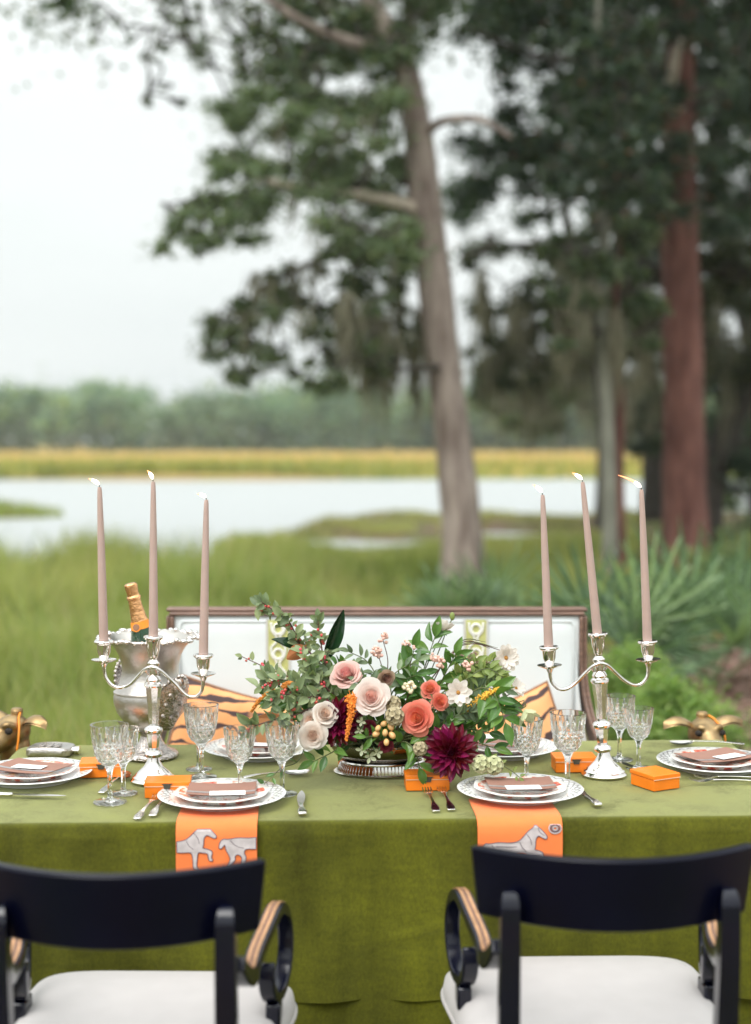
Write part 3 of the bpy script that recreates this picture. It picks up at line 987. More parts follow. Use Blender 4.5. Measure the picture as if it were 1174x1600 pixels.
t3.moss(clumps([(860, 380), (1020, 380), (1010, 560), (880, 560)], 12, 15.3, 17.3, 18), 46, 0.4, 1.0)
t3.finish()

# leaning live oak to the right, dark ------------------------------------
D4 = 21.0
base = gz(at(1092, 850, D4))
t4 = Tree('live_oak', 'dark leaning live oak with moss hung limbs, behind the red pine', base, M_bark_dark)
t4.trunk([base, at(1105, 780, D4), at(1128, 700, D4), at(1165, 610, D4), at(1230, 520, D4), at(1300, 400, D4), at(1330, 200, D4)], [0.33, 0.24, 0.2, 0.2, 0.2, 0.18, 0.1], n=10)
t4.trunk([at(1260, 470, D4), at(1180, 440, D4 - .5), at(1110, 415, D4 - .8), at(1030, 425, D4 - .8), at(940, 470, D4 - .5), at(860, 500, D4), at(770, 540, D4)], [0.17, 0.15, 0.14, 0.11, 0.09, 0.07, 0.04], 'limb', None, 8)
t4.trunk([at(1030, 425, D4 - .8), at(900, 390, D4), at(800, 385, D4 + .5), at(720, 400, D4 + .5)], [0.1, 0.08, 0.06, 0.04], 'limb', None, 8)
g4 = [(775, 440, 46), (890, 450, 22), (900, 600, 24), (800, 520, 16), (1130, 520, 24), (1150, 370, 18), (990, 450, 16)]
t4.foliage(clumps([(720, 380), (1250, 330), (1250, 620), (1150, 590), (1000, 560), (850, 600), (740, 620)], 190, 19.5, 24, 38, g4), 260, 0.085, [(0.052, 0.070, 0.036), (0.036, 0.052, 0.028), (0.09, 0.10, 0.048), (0.11, 0.10, 0.055)], (4, 4, 2, 1.5))
t4.foliage(clumps([(1085, 560), (1250, 540), (1250, 760), (1150, 740)], 22, 20.5, 25, 40, [(1160, 600, 18)]), 300, 0.12, DARK, (4, 4, 3, 0))
t4.moss(clumps([(740, 420), (920, 420), (920, 600), (760, 600)], 30, 19.5, 22.5, 15), 30, 0.35, 1.2)
t4.moss(clumps([(980, 440), (1240, 440), (1240, 600), (1000, 580)], 30, 19.5, 22.5, 16), 30, 0.4, 1.3)
t4.finish()

# background oaks: dark wood to the right -----------------------------------
for i, (px, d, lab, r0) in enumerate(((945, 30.0, 'distant oak with drooping mossy boughs right behind the pale sapling', 0.22),
                                      (1020, 33.0, 'distant dark oak whose stem stands just left of the red pine', 0.3),
                                      (1190, 28.0, 'dark shrubby oak at the right edge behind the pine', 0.3))):
    base = gz(at(px, 790, d))
    t5 = Tree('background_oak', lab, base, M_bark_dark)
    top = Vector((base.x - 0.6, base.y, 5.0))
    t5.trunk([base, base.lerp(top, .5) + Vector((.3, 0, 0)), top, top + Vector((-.5, 0, 2.5))], [r0, r0 * .8, r0 * .6, r0 * .25], n=8)
    if i == 0:
        t5.foliage(clumps([(735, 560), (900, 540), (900, 640), (850, 690), (800, 700), (750, 640)], 34, 27, 32, 26, [(905, 600, 22)]), 230, 0.15, OAK, (2, 2, 4, 3))
        t5.foliage(clumps([(690, 240), (900, 240), (900, 420), (700, 400)], 15, 27, 32, 34, [(775, 440, 50), (880, 330, 34), (760, 320, 18)]), 260, 0.16, DARK, (3, 3, 3, 0.1))
        t5.moss(clumps([(750, 560), (880, 560), (870, 640), (770, 650)], 14, 27, 31, 16), 36, 0.5, 1.4)
    elif i == 1:
        t5.foliage(clumps([(900, 480), (1060, 470), (1060, 700), (985, 720), (930, 640)], 46, 30, 36, 26, [(905, 600, 28), (890, 450, 24)]), 240, 0.17, DARK, (3, 3, 3, 0.1))
        t5.foliage(clumps([(900, 60), (1260, 60), (1260, 420), (900, 420)], 48, 26, 36, 44, g2), 220, 0.2, DARK, (3, 3, 2, 0.1))
        t5.moss(clumps([(900, 540), (1040, 540), (1030, 640), (920, 640)], 16, 29, 33, 18), 50, 0.5, 1.6)
    else:
        t5.foliage(clumps([(1080, 420), (1260, 400), (1260, 760), (1130, 780), (1090, 640)], 46, 25, 31, 36, [(1130, 520, 20), (1160, 600, 18)]), 280, 0.15, DARK, (3, 4, 3, 0))
        t5.foliage(clumps([(1120, 700), (1260, 690), (1260, 860), (1140, 850)], 18, 20, 25, 30), 260, 0.1, OAKLIGHT, (2, 2, 4, 2))
    t5.foliage([(Vector((base.x + random.uniform(-4, 4), base.y + random.uniform(-3, 4), random.uniform(8.5, 13))), random.uniform(1.0, 1.6)) for _ in range(16)], 260, 0.24, DARK, (3, 3, 2, 0))
    t5.finish()

# far wood across the marsh ---------------------------------------------------
FV, FC = [], []
for i in range(190):
    d = random.uniform(225, 300)
    px = random.uniform(-140, 1320)
    e = noise.noise((px * 0.008, 1.7, d * 0.004))
    e2 = noise.noise((px * 0.03, 5.1, 0))
    toppx = 592 + 24 * sstep(150, 330, px) - 32 * sstep(330, 480, px) - 24 * e - 16 * e2 + random.uniform(-8, 34)
    top = at(px, float(toppx), d)
    Hh = max(5.5, top.z)
    r = random.uniform(0.38, 0.62) * Hh
    hue = random.uniform(0, 1)
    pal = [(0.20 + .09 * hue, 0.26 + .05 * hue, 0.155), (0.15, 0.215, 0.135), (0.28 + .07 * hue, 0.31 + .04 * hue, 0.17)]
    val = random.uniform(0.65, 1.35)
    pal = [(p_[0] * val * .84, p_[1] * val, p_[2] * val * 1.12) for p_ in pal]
    for q in range(5):
        cc = (top.x + random.uniform(-.5, .5) * r, top.y + random.uniform(-.5, .5) * r, Hh - r * random.uniform(0.55, 0.75) - (0 if q < 3 else random.uniform(0.2, 0.9) * r))
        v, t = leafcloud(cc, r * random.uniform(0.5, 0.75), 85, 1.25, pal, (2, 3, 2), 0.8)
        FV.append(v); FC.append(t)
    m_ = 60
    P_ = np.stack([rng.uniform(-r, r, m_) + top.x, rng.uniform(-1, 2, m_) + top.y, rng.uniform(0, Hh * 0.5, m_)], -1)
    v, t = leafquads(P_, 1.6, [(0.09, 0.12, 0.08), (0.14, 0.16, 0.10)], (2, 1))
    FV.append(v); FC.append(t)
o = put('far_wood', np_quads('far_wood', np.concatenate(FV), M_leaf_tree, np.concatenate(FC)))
tag(o, 'hazy green wood along the far side of the marsh', 'wood', kind='stuff')

# palmettos -------------------------------------------------------------------
M_palm = leafmat('palmetto_leaf', (0.22, 0.315, 0.185), rough=0.36, trans=0.25, rnd=0.5)


def fan_mesh(rad, nb, spread, seed):
    rs = random.Random(seed)
    m = MB()
    for i in range(nb):
        a = (i / (nb - 1) - 0.5) * spread + rs.uniform(-.05, .05)
        L_ = rad * (0.80 + 0.20 * math.cos(a * 0.8)) * rs.uniform(0.82, 1.08)
        w_ = rad * 0.062
        d = Vector((math.sin(a), math.cos(a), 0)); s = Vector((math.cos(a), -math.sin(a), 0))
        droop = rs.uniform(-0.02, 0.16)
        v = []
        for t, wf in ((0.04, 0.25), (0.35, 1.0), (0.7, 0.7), (1.0, 0.05)):
            c = d * L_ * t + Vector((0, 0, -droop * L_ * t * t + 0.10 * L_ * t * abs(math.sin(a))))
            v += [c - s * w_ * wf / 2 + Vector((0, 0, .014)), c + Vector((0, 0, -0.010)), c + s * w_ * wf / 2 + Vector((0, 0, .014))]
        f = []
        for k_ in range(3):
            for j in range(2): f.append((k_ * 3 + j, k_ * 3 + j + 1, (k_ + 1) * 3 + j + 1, (k_ + 1) * 3 + j))
        m.add(v, f)
    return m.mesh('frond', M_palm, 30)


FANS = [fan_mesh(0.66, 17, R(215), 1), fan_mesh(0.60, 15, R(180), 2), fan_mesh(0.54, 14, R(230), 3)]
M_petiole = mat('petiole', (0.13, 0.17, 0.07), rough=0.6)


def palmetto(px, py, d, n, size, label, seed):
    rs = random.Random(seed)
    b = gz(at(px, py, d))
    b.z += 0.05
    root = thing('palmetto', label, 'plant', b, 0, 'palmettos around the trees')
    pet = MB()
    for i in range(n):
        a = 2 * math.pi * i / n + rs.uniform(-.35, .35)
        el = rs.uniform(0.35, 1.3)
        L_ = rs.uniform(0.35, 0.62) * size
        dirv = Vector((math.cos(a) * math.cos(el), math.sin(a) * math.cos(el), math.sin(el)))
        tip = dirv * L_ + Vector((0, 0, 0.05))
        pet.tube(spline([(0, 0, 0), dirv * L_ * 0.5 + Vector((0, 0, .05)), tip], 4), 0.009, 5)
        o2 = put('frond', FANS[i % 3], root, T(tip) @ frame(dirv + Vector((0, 0, -0.1)), Vector((rs.uniform(-.5, .5), -1.0, rs.uniform(.1, .7)))) @ S(size * rs.uniform(.8, 1.1)))
    pet.build('petioles', M_petiole, root)


palmetto(955, 1100, 8.6, 9, 0.92, 'large blue green palmetto with stiff fans left of the red trunk', 3)
palmetto(1110, 1060, 9.2, 8, 1.0, 'palmetto fanning out right of the red trunk', 8)
palmetto(1190, 960, 11.6, 7, 0.9, 'palmetto cut off by the right edge of the picture', 9)
palmetto(728, 950, 12.0, 9, 0.92, 'small dark palmetto at the foot of the grey trunk', 14)

# haze over the marsh: one even box of damp air
hz = MB().box((0, 430, 10.5), (1500, 980, 25)).build('haze', None, smooth=0)
mh = bpy.data.materials.new('haze'); mh.use_nodes = True
mh.node_tree.nodes.remove(mh.node_tree.nodes['Principled BSDF'])
pv = mh.node_tree.nodes.new('ShaderNodeVolumePrincipled')
pv.inputs['Color'].default_value = (0.93, 0.97, 1.0, 1)
pv.inputs['Density'].default_value = 0.00045
mh.node_tree.links.new(pv.outputs[0], mh.node_tree.nodes['Material Output'].inputs['Volume'])
hz.data.materials.append(mh)
tag(hz, 'thin pale haze over the marsh and the far wood', kind='stuff')

# feathery fennel and shrubs ------------------------------------------------
def fennel(px, py, d, n, hh, rr, label, pal):
    b = gz(at(px, py, d)); b.z += 0.05
    root = thing('fennel_bush', label, 'bush', b, 0, 'feathery green bushes by the litter')
    st = MB(); Vs, Cs = [], []
    for i in range(n):
        a = random.uniform(0, 2 * math.pi); l = random.uniform(0.1, 1) * rr
        tip = Vector((math.cos(a) * l, math.sin(a) * l, hh * random.uniform(0.55, 1.0) * (1 - 0.35 * l / rr)))
        P = spline([(0, 0, 0), tip * 0.5 + Vector((0, 0, .1 * hh)), tip], 5)
        st.tube(P, [0.006, 0.002], 4)
        for p in P[3:]:
            k_ = 26
            Q = np.array(p)[None] + rng.normal(0, 0.035, (k_, 3))
            v, t = leafquads(Q, 0.06, pal, (3, 2, 2), 0.25, 0.16)
            Vs.append(v); Cs.append(t)
    st.build('stems', M_petiole, root)
    o2 = put('foliage', np_quads('foliage', np.concatenate(Vs), M_grass, np.concatenate(Cs)), root)


FEN = [(0.20, 0.31, 0.075), (0.15, 0.25, 0.06), (0.28, 0.37, 0.11)]
fennel(1045, 1180, 6.6, 80, 0.52, 0.34, 'bright feathery fern like bush behind the right candelabra', FEN)
fennel(985, 1150, 7.4, 50, 0.55, 0.26, 'upright feathery bush beside the settee frame', FEN)
fennel(1150, 840, 15, 60, 0.9, 0.7, 'light green bush at the right edge below the dark oak', [(0.19, 0.24, 0.07), (0.14, 0.19, 0.06), (0.26, 0.28, 0.1)])

# leaf litter
n = 7000
n = 11000
x_, y_ = wedge(n, 5.5, 14, 980, 1300)
x2, y2 = wedge(1800, 7.0, 11, 40, 330)
x_, y_ = np.concatenate([x_, x2]), np.concatenate([y_, y2])
P_ = np.stack([x_, y_, hgt(x_, y_) + rng.uniform(0.005, 0.05, len(x_))], -1)
v, t = leafquads(P_, 0.09, [(0.27, 0.165, 0.125), (0.19, 0.11, 0.085), (0.36, 0.25, 0.20), (0.13, 0.08, 0.06)], (3, 3, 2, 1), 0.2)
v[:, :, 2] = P_[:, None, 2] + (v[:, :, 2] - P_[:, None, 2]) * 0.35
M_litter = leafmat('litter', (0.2, 0.13, 0.1), rough=0.9, trans=0.1, tint=True, tcol=(1, 1, 1))
o = put('leaf_litter', np_quads('leaf_litter', v, M_litter, t))
tag(o, 'dry brown leaves and straw on the ground', 'leaf litter', kind='stuff')
# ------------------------------------------------------------------ table and cloth
YAW = R(2.6)
TC = Vector((0.022, 3.452, 0))
MT = T(TC) @ RZ(YAW)
HW, HD, CR = 0.945, 0.405, 0.05


def tl(x, y, z=TZ):
    """table-local -> world"""
    return MT @ Vector((x, y, z))


tbl = thing('dining_table', 'long table hidden under the green velvet cloth', 'table', TC, YAW)
MB().box((0, 0, TZ - 0.028), (2 * HW - 0.03, 2 * HD - 0.03, 0.03)).build('tabletop', M_wood_t, tbl, bevel=0.004)
for sx in (-1, 1):
    for sy in (-1, 1):
        MB().tube([(sx * 0.82, sy * 0.32, -0.02), (sx * 0.82, sy * 0.32, TZ - 0.044)], [0.018, 0.025], 10).build('leg', M_wood_t, tbl)


def perim(hw, hd, r, n):
    """rounded rectangle: list of (point, normal, arclength)"""
    segs = []
    a, b = hw - r, hd - r
    pts = []
    def line(p, q, m):
        for i in range(m): pts.append(Vector(p).lerp(Vector(q), i / m))
    def arc(c, a0, m):
        for i in range(m):
            t = a0 + math.pi / 2 * i / m
            pts.append(Vector((c[0] + r * math.cos(t), c[1] + r * math.sin(t), 0)))
    nl, ns, nc = int(n * .34), int(n * .13), int(n * .03)
    line((-a, -hd, 0), (a, -hd, 0), nl); arc((a, -b), -math.pi / 2, nc)
    line((hw, -b, 0), (hw, b, 0), ns); arc((a, b), 0, nc)
    line((a, hd, 0), (-a, hd, 0), nl); arc((-a, b), math.pi / 2, nc)
    line((-hw, b, 0), (-hw, -b, 0), ns); arc((-a, -b), math.pi, nc)
    m = len(pts); o, s_ = [], 0
    for i in range(m):
        t = (pts[(i + 1) % m] - pts[i - 1]).normalized()
        nrm = Vector((t.y, -t.x, 0))
        if i: s_ += (pts[i] - pts[i - 1]).length
        o.append((pts[i], nrm, s_))
    return o


PER = perim(HW, HD, CR, 620)


def corner(p):
    return math.exp(-(((abs(p.x) - HW) / 0.17) ** 2 + ((abs(p.y) - HD) / 0.17) ** 2))


def cloth(z_hi, z_lo, rows, inset, fold, top, seed):
    m = MB(); n = len(PER); v, f, ring = [], [], 0
    def addring(pts):
        v.extend(pts)
    rows_ = []
    if top:
        v.append((0, 0, TZ))
        for s_ in (0.12, 0.3, 0.5, 0.7, 0.85, 0.95, 1 - .012 / HD):
            rows_.append([Vector((p.x * s_, p.y * s_, TZ + 0.0009 * noise.noise((p.x * s_ * 5, p.y * s_ * 9, 1)))) for p, nn, l in PER])
        for a in (0.35, 0.75, 1.15, 1.57):
            rows_.append([p - nn * (0.013 * (1 - math.sin(a))) + Vector((0, 0, TZ - 0.013 * (1 - math.cos(a)))) for p, nn, l in PER])
    for j in range(rows + (0 if top else 1)):
        t = (j + 1) / rows if top else j / rows
        z = z_hi + (z_lo - z_hi) * t
        r = []
        for p, nn, l in PER:
            k_ = (0.16 + t) * fold
            cc = corner(p)
            a = 0.5 * math.sin(l * 13 + 2.2 * noise.noise((l * 1.3, seed, 0))) + 0.5 * math.sin(l * 29 + 3 * noise.noise((l * 2, seed + 3, t)))
            wv = k_ * a * (0.35 + 1.3 * max(0, noise.noise((l * 1.1, seed + 9, 0)) + 0.25))
            wv += 0.0035 * noise.noise((l * 6, z * 9, seed)) + 0.002 * noise.noise((l * 22, z * 14, seed + 2))
            wv += cc * (0.10 * t ** 0.8 * (0.55 + 0.45 * math.sin(l * 62)))
            # long soft diagonal crease across the front
            q = (z - 0.52) - 0.24 * (p.x - 0.05)
            if p.y < -HD + 0.01 and -0.25 < p.x < 0.35: wv += 0.004 * math.exp(-(q / 0.008) ** 2) * (1 - abs(p.x - .05) / .3)
            wv += 0.006 * t * noise.noise((l * 3.1, z * 2.2, seed + 5)) + 0.004 * max(0, noise.noise((l * 9, z * 1.2, seed + 31)) - .2) * t
            if top and t < .3: wv += 0.006 * max(0, noise.noise((l * 7.5, 0, seed + 50)) - .42) * (1 - t / .3)
            out_ = inset + wv + (0.004 + 0.006 * t)
            r.append(p + nn * out_ + Vector((0, 0, z)))
        rows_.append(r)
    for r in rows_: v.extend(r)
    o0 = 1 if top else 0
    if top:
        for i in range(n): f.append((0, o0 + i, o0 + (i + 1) % n))
    for j in range(len(rows_) - 1):
        for i in range(n):
            i2 = (i + 1) % n
            f.append((o0 + j * n + i, o0 + (j + 1) * n + i, o0 + (j + 1) * n + i2, o0 + j * n + i2))
    return m.add(v, f)


tcl = thing('tablecloth', 'moss green velvet cloth draped over the dining table', 'tablecloth', TC, YAW)
cloth(TZ - 0.013, 0.375, 34, 0.0, 0.017, True, 4.0).build('velvet_overlay', M_velvet, tcl, smooth=180)
cloth(0.42, 0.012, 22, -0.004, 0.040, False, 21.0).build('underskirt', M_velvet, tcl, smooth=180)

# ------------------------------------------------------------------ settee
SD = 4.36
sc_ = at(589, 948, SD)
st = thing('settee', 'white upholstered settee with brown wooden frame and two green trim bands', 'settee', (sc_.x, SD, 0), 0)
SW, STOP = 0.628, sc_.z


def rbox(m, c, s, r=0.03, seg=4):
    m.box(c, s)
    return m


o = MB().box((0, 0.035, (STOP - 0.02 + 0.42) / 2), (2 * SW - 0.03, 0.085, STOP - 0.02 - 0.42)).build('back_panel', M_sofa, st)
b = o.modifiers.new('bevel', 'BEVEL'); b.width = 0.004; b.segments = 2
# puffed cushion face inside the frame
def pad(u, v):
    x = (u - .5) * (2 * SW - 0.05); z = 0.44 + v * (STOP - 0.0235 - 0.44)
    e = min(1, min(u, 1 - u) * 24) ** 0.5 * min(1, (1 - v) * 13) ** 0.5
    return (x, -0.030 - 0.011 * e - 0.003 * noise.noise((x * 4, z * 4, 0)), z)
MB().grid(pad, 60, 30).build('back_cushion', M_sofa, st, smooth=180)
# piping round the cushion
pp = [(-SW + .042, -.0375, .5), (-SW + .042, -.0375, STOP - .052), (-SW + .05, -.0375, STOP - .040), (SW - .05, -.0375, STOP - .040), (SW - .042, -.0375, STOP - .052), (SW - .042, -.0375, .5)]
MB().tube(pp, 0.0035, 8).build('piping', M_sofa, st, smooth=180)
fr = MB()
fr.box((0, -0.012, STOP - 0.006), (2 * SW, 0.052, 0.011)).box((0, -0.018, STOP - 0.0175), (2 * SW - 0.018, 0.052, 0.012))
fr.build('top_rail', M_frame, st, bevel=0.006)
for s in (-1, 1):
    x0 = s * (SW - 0.006)
    path = spline([(x0, 0, STOP - 0.024), (x0, 0, 0.95), (x0 + s * .002, -0.005, 0.86), (x0 + s * .012, -0.04, 0.76), (x0 + s * .03, -0.12, 0.68), (x0 + s * .05, -.26, 0.635), (x0 + s * .055, -.38, 0.63)], 6)
    fs = MB().strap(path, 0.012, 0.075, (1, 0, 0))
    fs.strap([p + Vector((-s * .0125, -.008, 0)) for p in path], 0.013, 0.07, (1, 0, 0))
    fs.build('side_frame', M_frame, st, bevel=0.005)
    MB().box((x0 + s * .045, -.36, .32), (0.045, 0.045, 0.64)).build('front_leg', M_frame, st, bevel=0.004)
    MB().box((x0, 0.0, .22), (0.045, 0.05, 0.44)).build('back_leg', M_frame, st, bevel=0.004)
    ap = MB().grid(lambda u, v: (x0 - s * (0.03 - .05 * u * u) + 0 * v, -0.04 - .32 * u, 0.45 + v * (0.34 * (1 - u) ** 2 + 0.16)), 12, 6)
    ap.build('arm_panel', M_sofa, st, smooth=180)
MB().box((0, -0.20, 0.40), (2 * SW - .02, 0.34, 0.13)).build('seat_cushion', M_sofa, st, bevel=0.03)
MB().box((0, -0.18, 0.31), (2 * SW - .01, 0.36, 0.05)).build('seat_rail', M_frame, st, bevel=0.004)
for px in (436.5, 742.5):
    bx = at(px, 1000, SD).x - sc_.x
    band = MB().grid(lambda u, v: (bx + (u - .5) * .062, -0.0435, 0.5 + v * (STOP - .034 - .5)), 2, 10)
    tb = band.build('trim_band', M_trimgreen, st, smooth=180)
    for s in (-1, 1):
        MB().box((bx + s * .0335, -0.0425, (STOP - .034 + .5) / 2), (0.007, 0.004, STOP - .034 - .5)).build('border', M_trimgrey, tb)
    z = STOP - 0.050
    while z > 0.62:
        rg = MB()
        rg.tube([(bx + math.sin(a) * .014, -0.0455, z - .012 + math.cos(a) * .015) for a in np.linspace(0, 2 * math.pi, 18)], 0.0042, 6, cap=False)
        for s in (-1, 1):
            rg.tube(spline([(bx + s * .021, -.0455, z + .008), (bx + s * .019, -.0455, z - .016), (bx + s * .006, -.0455, z - .034), (bx + s * .006, -.0455, z - .050), (bx + s * .021, -.0455, z - .066)], 5), 0.0036, 6)
        rg.build('chain_motif', M_trimwhite, tb, smooth=180)
        z -= 0.074


# tiger pillows
def pillow(c, w_, h_, rot, label):
    root = thing('tiger_pillow', label, 'pillow', c, 0, 'tiger striped pillows on the settee')
    m = MB()
    for sgn in (-1, 1):
        def fn(u, v):
            x, z = (u - .5) * 2, (v - .5) * 2
            e = max(0, (1 - x ** 4) * (1 - z ** 4)) ** 0.5
            pin = 1 - 0.06 * (1 - abs(x)) * 0 - 0.07 * (abs(z) ** 2) * (1 - x * x)
            pin2 = 1 - 0.07 * (abs(x) ** 2) * (1 - z * z)
            return (x * w_ / 2 * pin2, sgn * 0.06 * e, z * h_ / 2 * pin)
        m.grid(fn, 20, 20)
    m.build('cover', M_tiger, root, rot, smooth=180)
    zz = MB()
    edge = [(-1, -1), (1, -1), (1, 1), (-1, 1), (-1, -1)]
    P = []
    for (a, b2), (c2, d2) in zip(edge[:-1], edge[1:]):
        for k_ in range(12):
            x, z = a + (c2 - a) * k_ / 12, b2 + (d2 - b2) * k_ / 12
            P.append((x * w_ / 2 * (1 - .07 * (abs(x) ** 2) * (1 - z * z)), 0, z * h_ / 2 * (1 - .07 * abs(z) ** 2 * (1 - x * x))))
    P.append(P[0])
    zz.tube(P, 0.005, 6, cap=False).build('piping', M_cork, root, rot, smooth=180)


pillow(at(372, 1190, 4.16), 0.44, 0.40, RX(R(-14)) @ RY(R(14)), 'tiger striped orange pillow at the left of the settee, beside the ice bucket')
pillow(at(796, 1202, 4.16), 0.40, 0.38, RX(R(-14)) @ RY(R(-22)), 'tiger striped orange pillow at the right of the settee, behind the flowers')


# ------------------------------------------------------------------ chairs
def chair(loc, rotz, label):
    r = thing('scroll_armchair', label, 'chair', loc, rotz, 'black scroll arm chairs at the near side')
    # local: +Y toward the table, back of the chair at -Y
    def rail(u, v):
        return None
    # curved top rail: thick bent board
    m = MB(); n = 24; vv, ff = [], []
    W2, sag, hh, th = 0.236, 0.112, 0.128, 0.022
    for i in range(n + 1):
        s = (i / n - .5) * 2
        x = s * W2
        y = -0.335 + sag * s * s
        nrm = Vector((-2 * sag * s / W2, 1, 0)).normalized()
        zt = 0.864 + 0.006 * (1 - s * s) ; zb = zt - hh + 0.004 * s * s
        for (o_, z, lean) in ((-th / 2, zb, .012), (th / 2, zb, .012), (th / 2, zt, -.008), (-th / 2, zt, -.008)):
            p = Vector((x, y, z)) + nrm * (o_ + lean)
            vv.append(p)
    for i in range(n):
        for k_ in range(4):
            k2 = (k_ + 1) % 4
            ff.append((i * 4 + k_, (i + 1) * 4 + k_, (i + 1) * 4 + k2, i * 4 + k2))
    ff.append((0, 1, 2, 3)); ff.append((n * 4 + 3, n * 4 + 2, n * 4 + 1, n * 4))
    m.add(vv, ff).build('top_rail', M_black, r, bevel=0.005)
    for s in (-1, 1):
        x = s * 0.186
        y0 = -0.335 + sag * (0.186 / W2) ** 2 - 0.031
        pts = spline([(x, y0 + .016, 0.800), (x, y0 + .002, 0.782), (x, y0 + .002, 0.70), (x + s * .0, y0 + .012, 0.58), (x, y0 + .022, 0.46), (x, y0 + .0, 0.3), (x + s * .012, y0 - .08, 0.0)], 6)
        MB().strap(pts, [0.014, 0.032, 0.034, 0.036, 0.036, 0.034, 0.03], [0.010, 0.03, 0.032, 0.034, 0.036, 0.034, 0.028], (1, 0, 0)).build('rear_post', M_gloss, r, bevel=0.006)
        # scroll arm
        axf = lambda y: s * (0.236 + 0.20 * (y - 0.03))
        P = [(s * 0.196, -0.240, 0.690), (s * 0.203, -0.20, 0.655), (s * 0.210, -0.155, 0.638), (axf(-.085), -0.085, 0.650), (axf(-.03), -0.03, 0.678)]
        cy, cz = 0.040, 0.603
        sp = []
        for k_ in range(1, 27):
            q = k_ / 26
            a = R(118) - q * R(318)
            ry, rz_ = 0.078 * (1 - 0.45 * q ** 1.6), 0.088 * (1 - 0.42 * q ** 1.6)
            y_a = cy + ry * math.cos(a) - 0.012 * q * q
            sp.append((axf(y_a), y_a, cz + rz_ * math.sin(a) - .012 * q * q))
        path = spline(P[:-1] + [sp[0]], 6) + [Vector(p) for p in sp[1:]]
        arm = MB().strap(path, 0.030, [0.028, 0.032, 0.031, 0.029, 0.024, 0.019, 0.018, 0.020, 0.024], (1, 0, 0)).build('scroll_arm', M_gloss, r, bevel=0.004)
        # gilt lines along the top of the arm
        top = [p for p in path[3:31]]
        for off, wd_, mt_ in ((-0.0058, 0.0062, M_gilt), (0.0058, 0.0062, M_gilt), (0.0, 0.0045, M_armbrown)):
            tp = []
            for i2, p in enumerate(top):
                t_ = (top[min(i2 + 1, len(top) - 1)] - top[max(i2 - 1, 0)]).normalized()
                nr = Vector((1, 0, 0)).cross(t_)
                tp.append(p + Vector((off, 0, 0)) + nr * (0.0165 - .004 * i2 / 27))
            MB().strap(tp, wd_, 0.002, (1, 0, 0)).build('gilt_line', mt_, arm)
        MB().box((axf(.03), 0.03, 0.502), (0.028, 0.058, 0.045)).build('arm_block', M_gloss, r, bevel=0.005)
        # front sabre leg
        MB().strap(spline([(s * 0.225, 0.205, 0.43), (s * 0.228, 0.215, 0.3), (s * 0.23, 0.235, 0.12), (s * 0.232, 0.27, 0.0)], 5), [0.042, 0.038, 0.03, 0.026], [0.042, 0.038, 0.03, 0.026], (1, 0, 0)).build('front_leg', M_gloss, r, bevel=0.005)
    # seat: rounded slab, wider at the front, corners softly rounded
    m = MB(); vv, ff = [], []
    nU = 56
    rings = [(0.0, 0.50), (0.5, 0.502), (0.8, 0.498), (0.92, 0.488), (0.985, 0.468), (1.0, 0.447), (0.985, 0.428), (0.95, 0.418)]
    vv.append((0, 0.022, 0.511))
    for s_, z in rings[1:]:
        for i in range(nU):
            a = 2 * math.pi * i / nU
            ca, sa = math.cos(a), math.sin(a)
            e = 0.36
            x = math.copysign(abs(ca) ** e, ca); y = math.copysign(abs(sa) ** e, sa)
            wfac = 0.247 + 0.027 * (y + 1) / 2
            notch = 0.012 * math.exp(-((y * .235 - 0.03) / 0.045) ** 2) * (abs(x) > 0.9)
            vv.append((x * (wfac - notch) * s_, y * 0.245 * s_ + 0.022, z + 0.008))
    for i in range(nU): ff.append((0, 1 + i, 1 + (i + 1) % nU))
    for j in range(len(rings) - 2):
        for i in range(nU):
            i2 = (i + 1) % nU
            ff.append((1 + j * nU + i, 1 + (j + 1) * nU + i, 1 + (j + 1) * nU + i2, 1 + j * nU + i2))
    m.add(vv, ff).build('seat', M_seat, r, smooth=180)
    ring_ = vv[1 + 4 * nU:1 + 5 * nU]
    MB().tube([Vector(p_) * 1 + Vector((0, 0, -.008)) for p_ in ring_] + [Vector(ring_[0]) + Vector((0, 0, -.008))], 0.0042, 6, cap=False).build('seat_piping', M_seat, r, smooth=180)
    for (c_, s_) in (((0, -0.2, 0.402), (0.40, 0.03, 0.045)), ((0, 0.2, 0.402), (0.42, 0.03, 0.045)), ((-.222, 0, .402), (.03, .37, .045)), ((.222, 0, .402), (.03, .37, .045))):
        MB().box(c_, s_).build('seat_rail', M_black, r, bevel=0.004)
    return r


chair((-0.425, 2.640, 0), R(-1.0), 'black scroll arm chair with white seat at the left, before the napkin with two horses')
chair((0.405, 2.725, 0), R(1.5), 'black scroll arm chair with white seat at the right, before the single horse napkin')


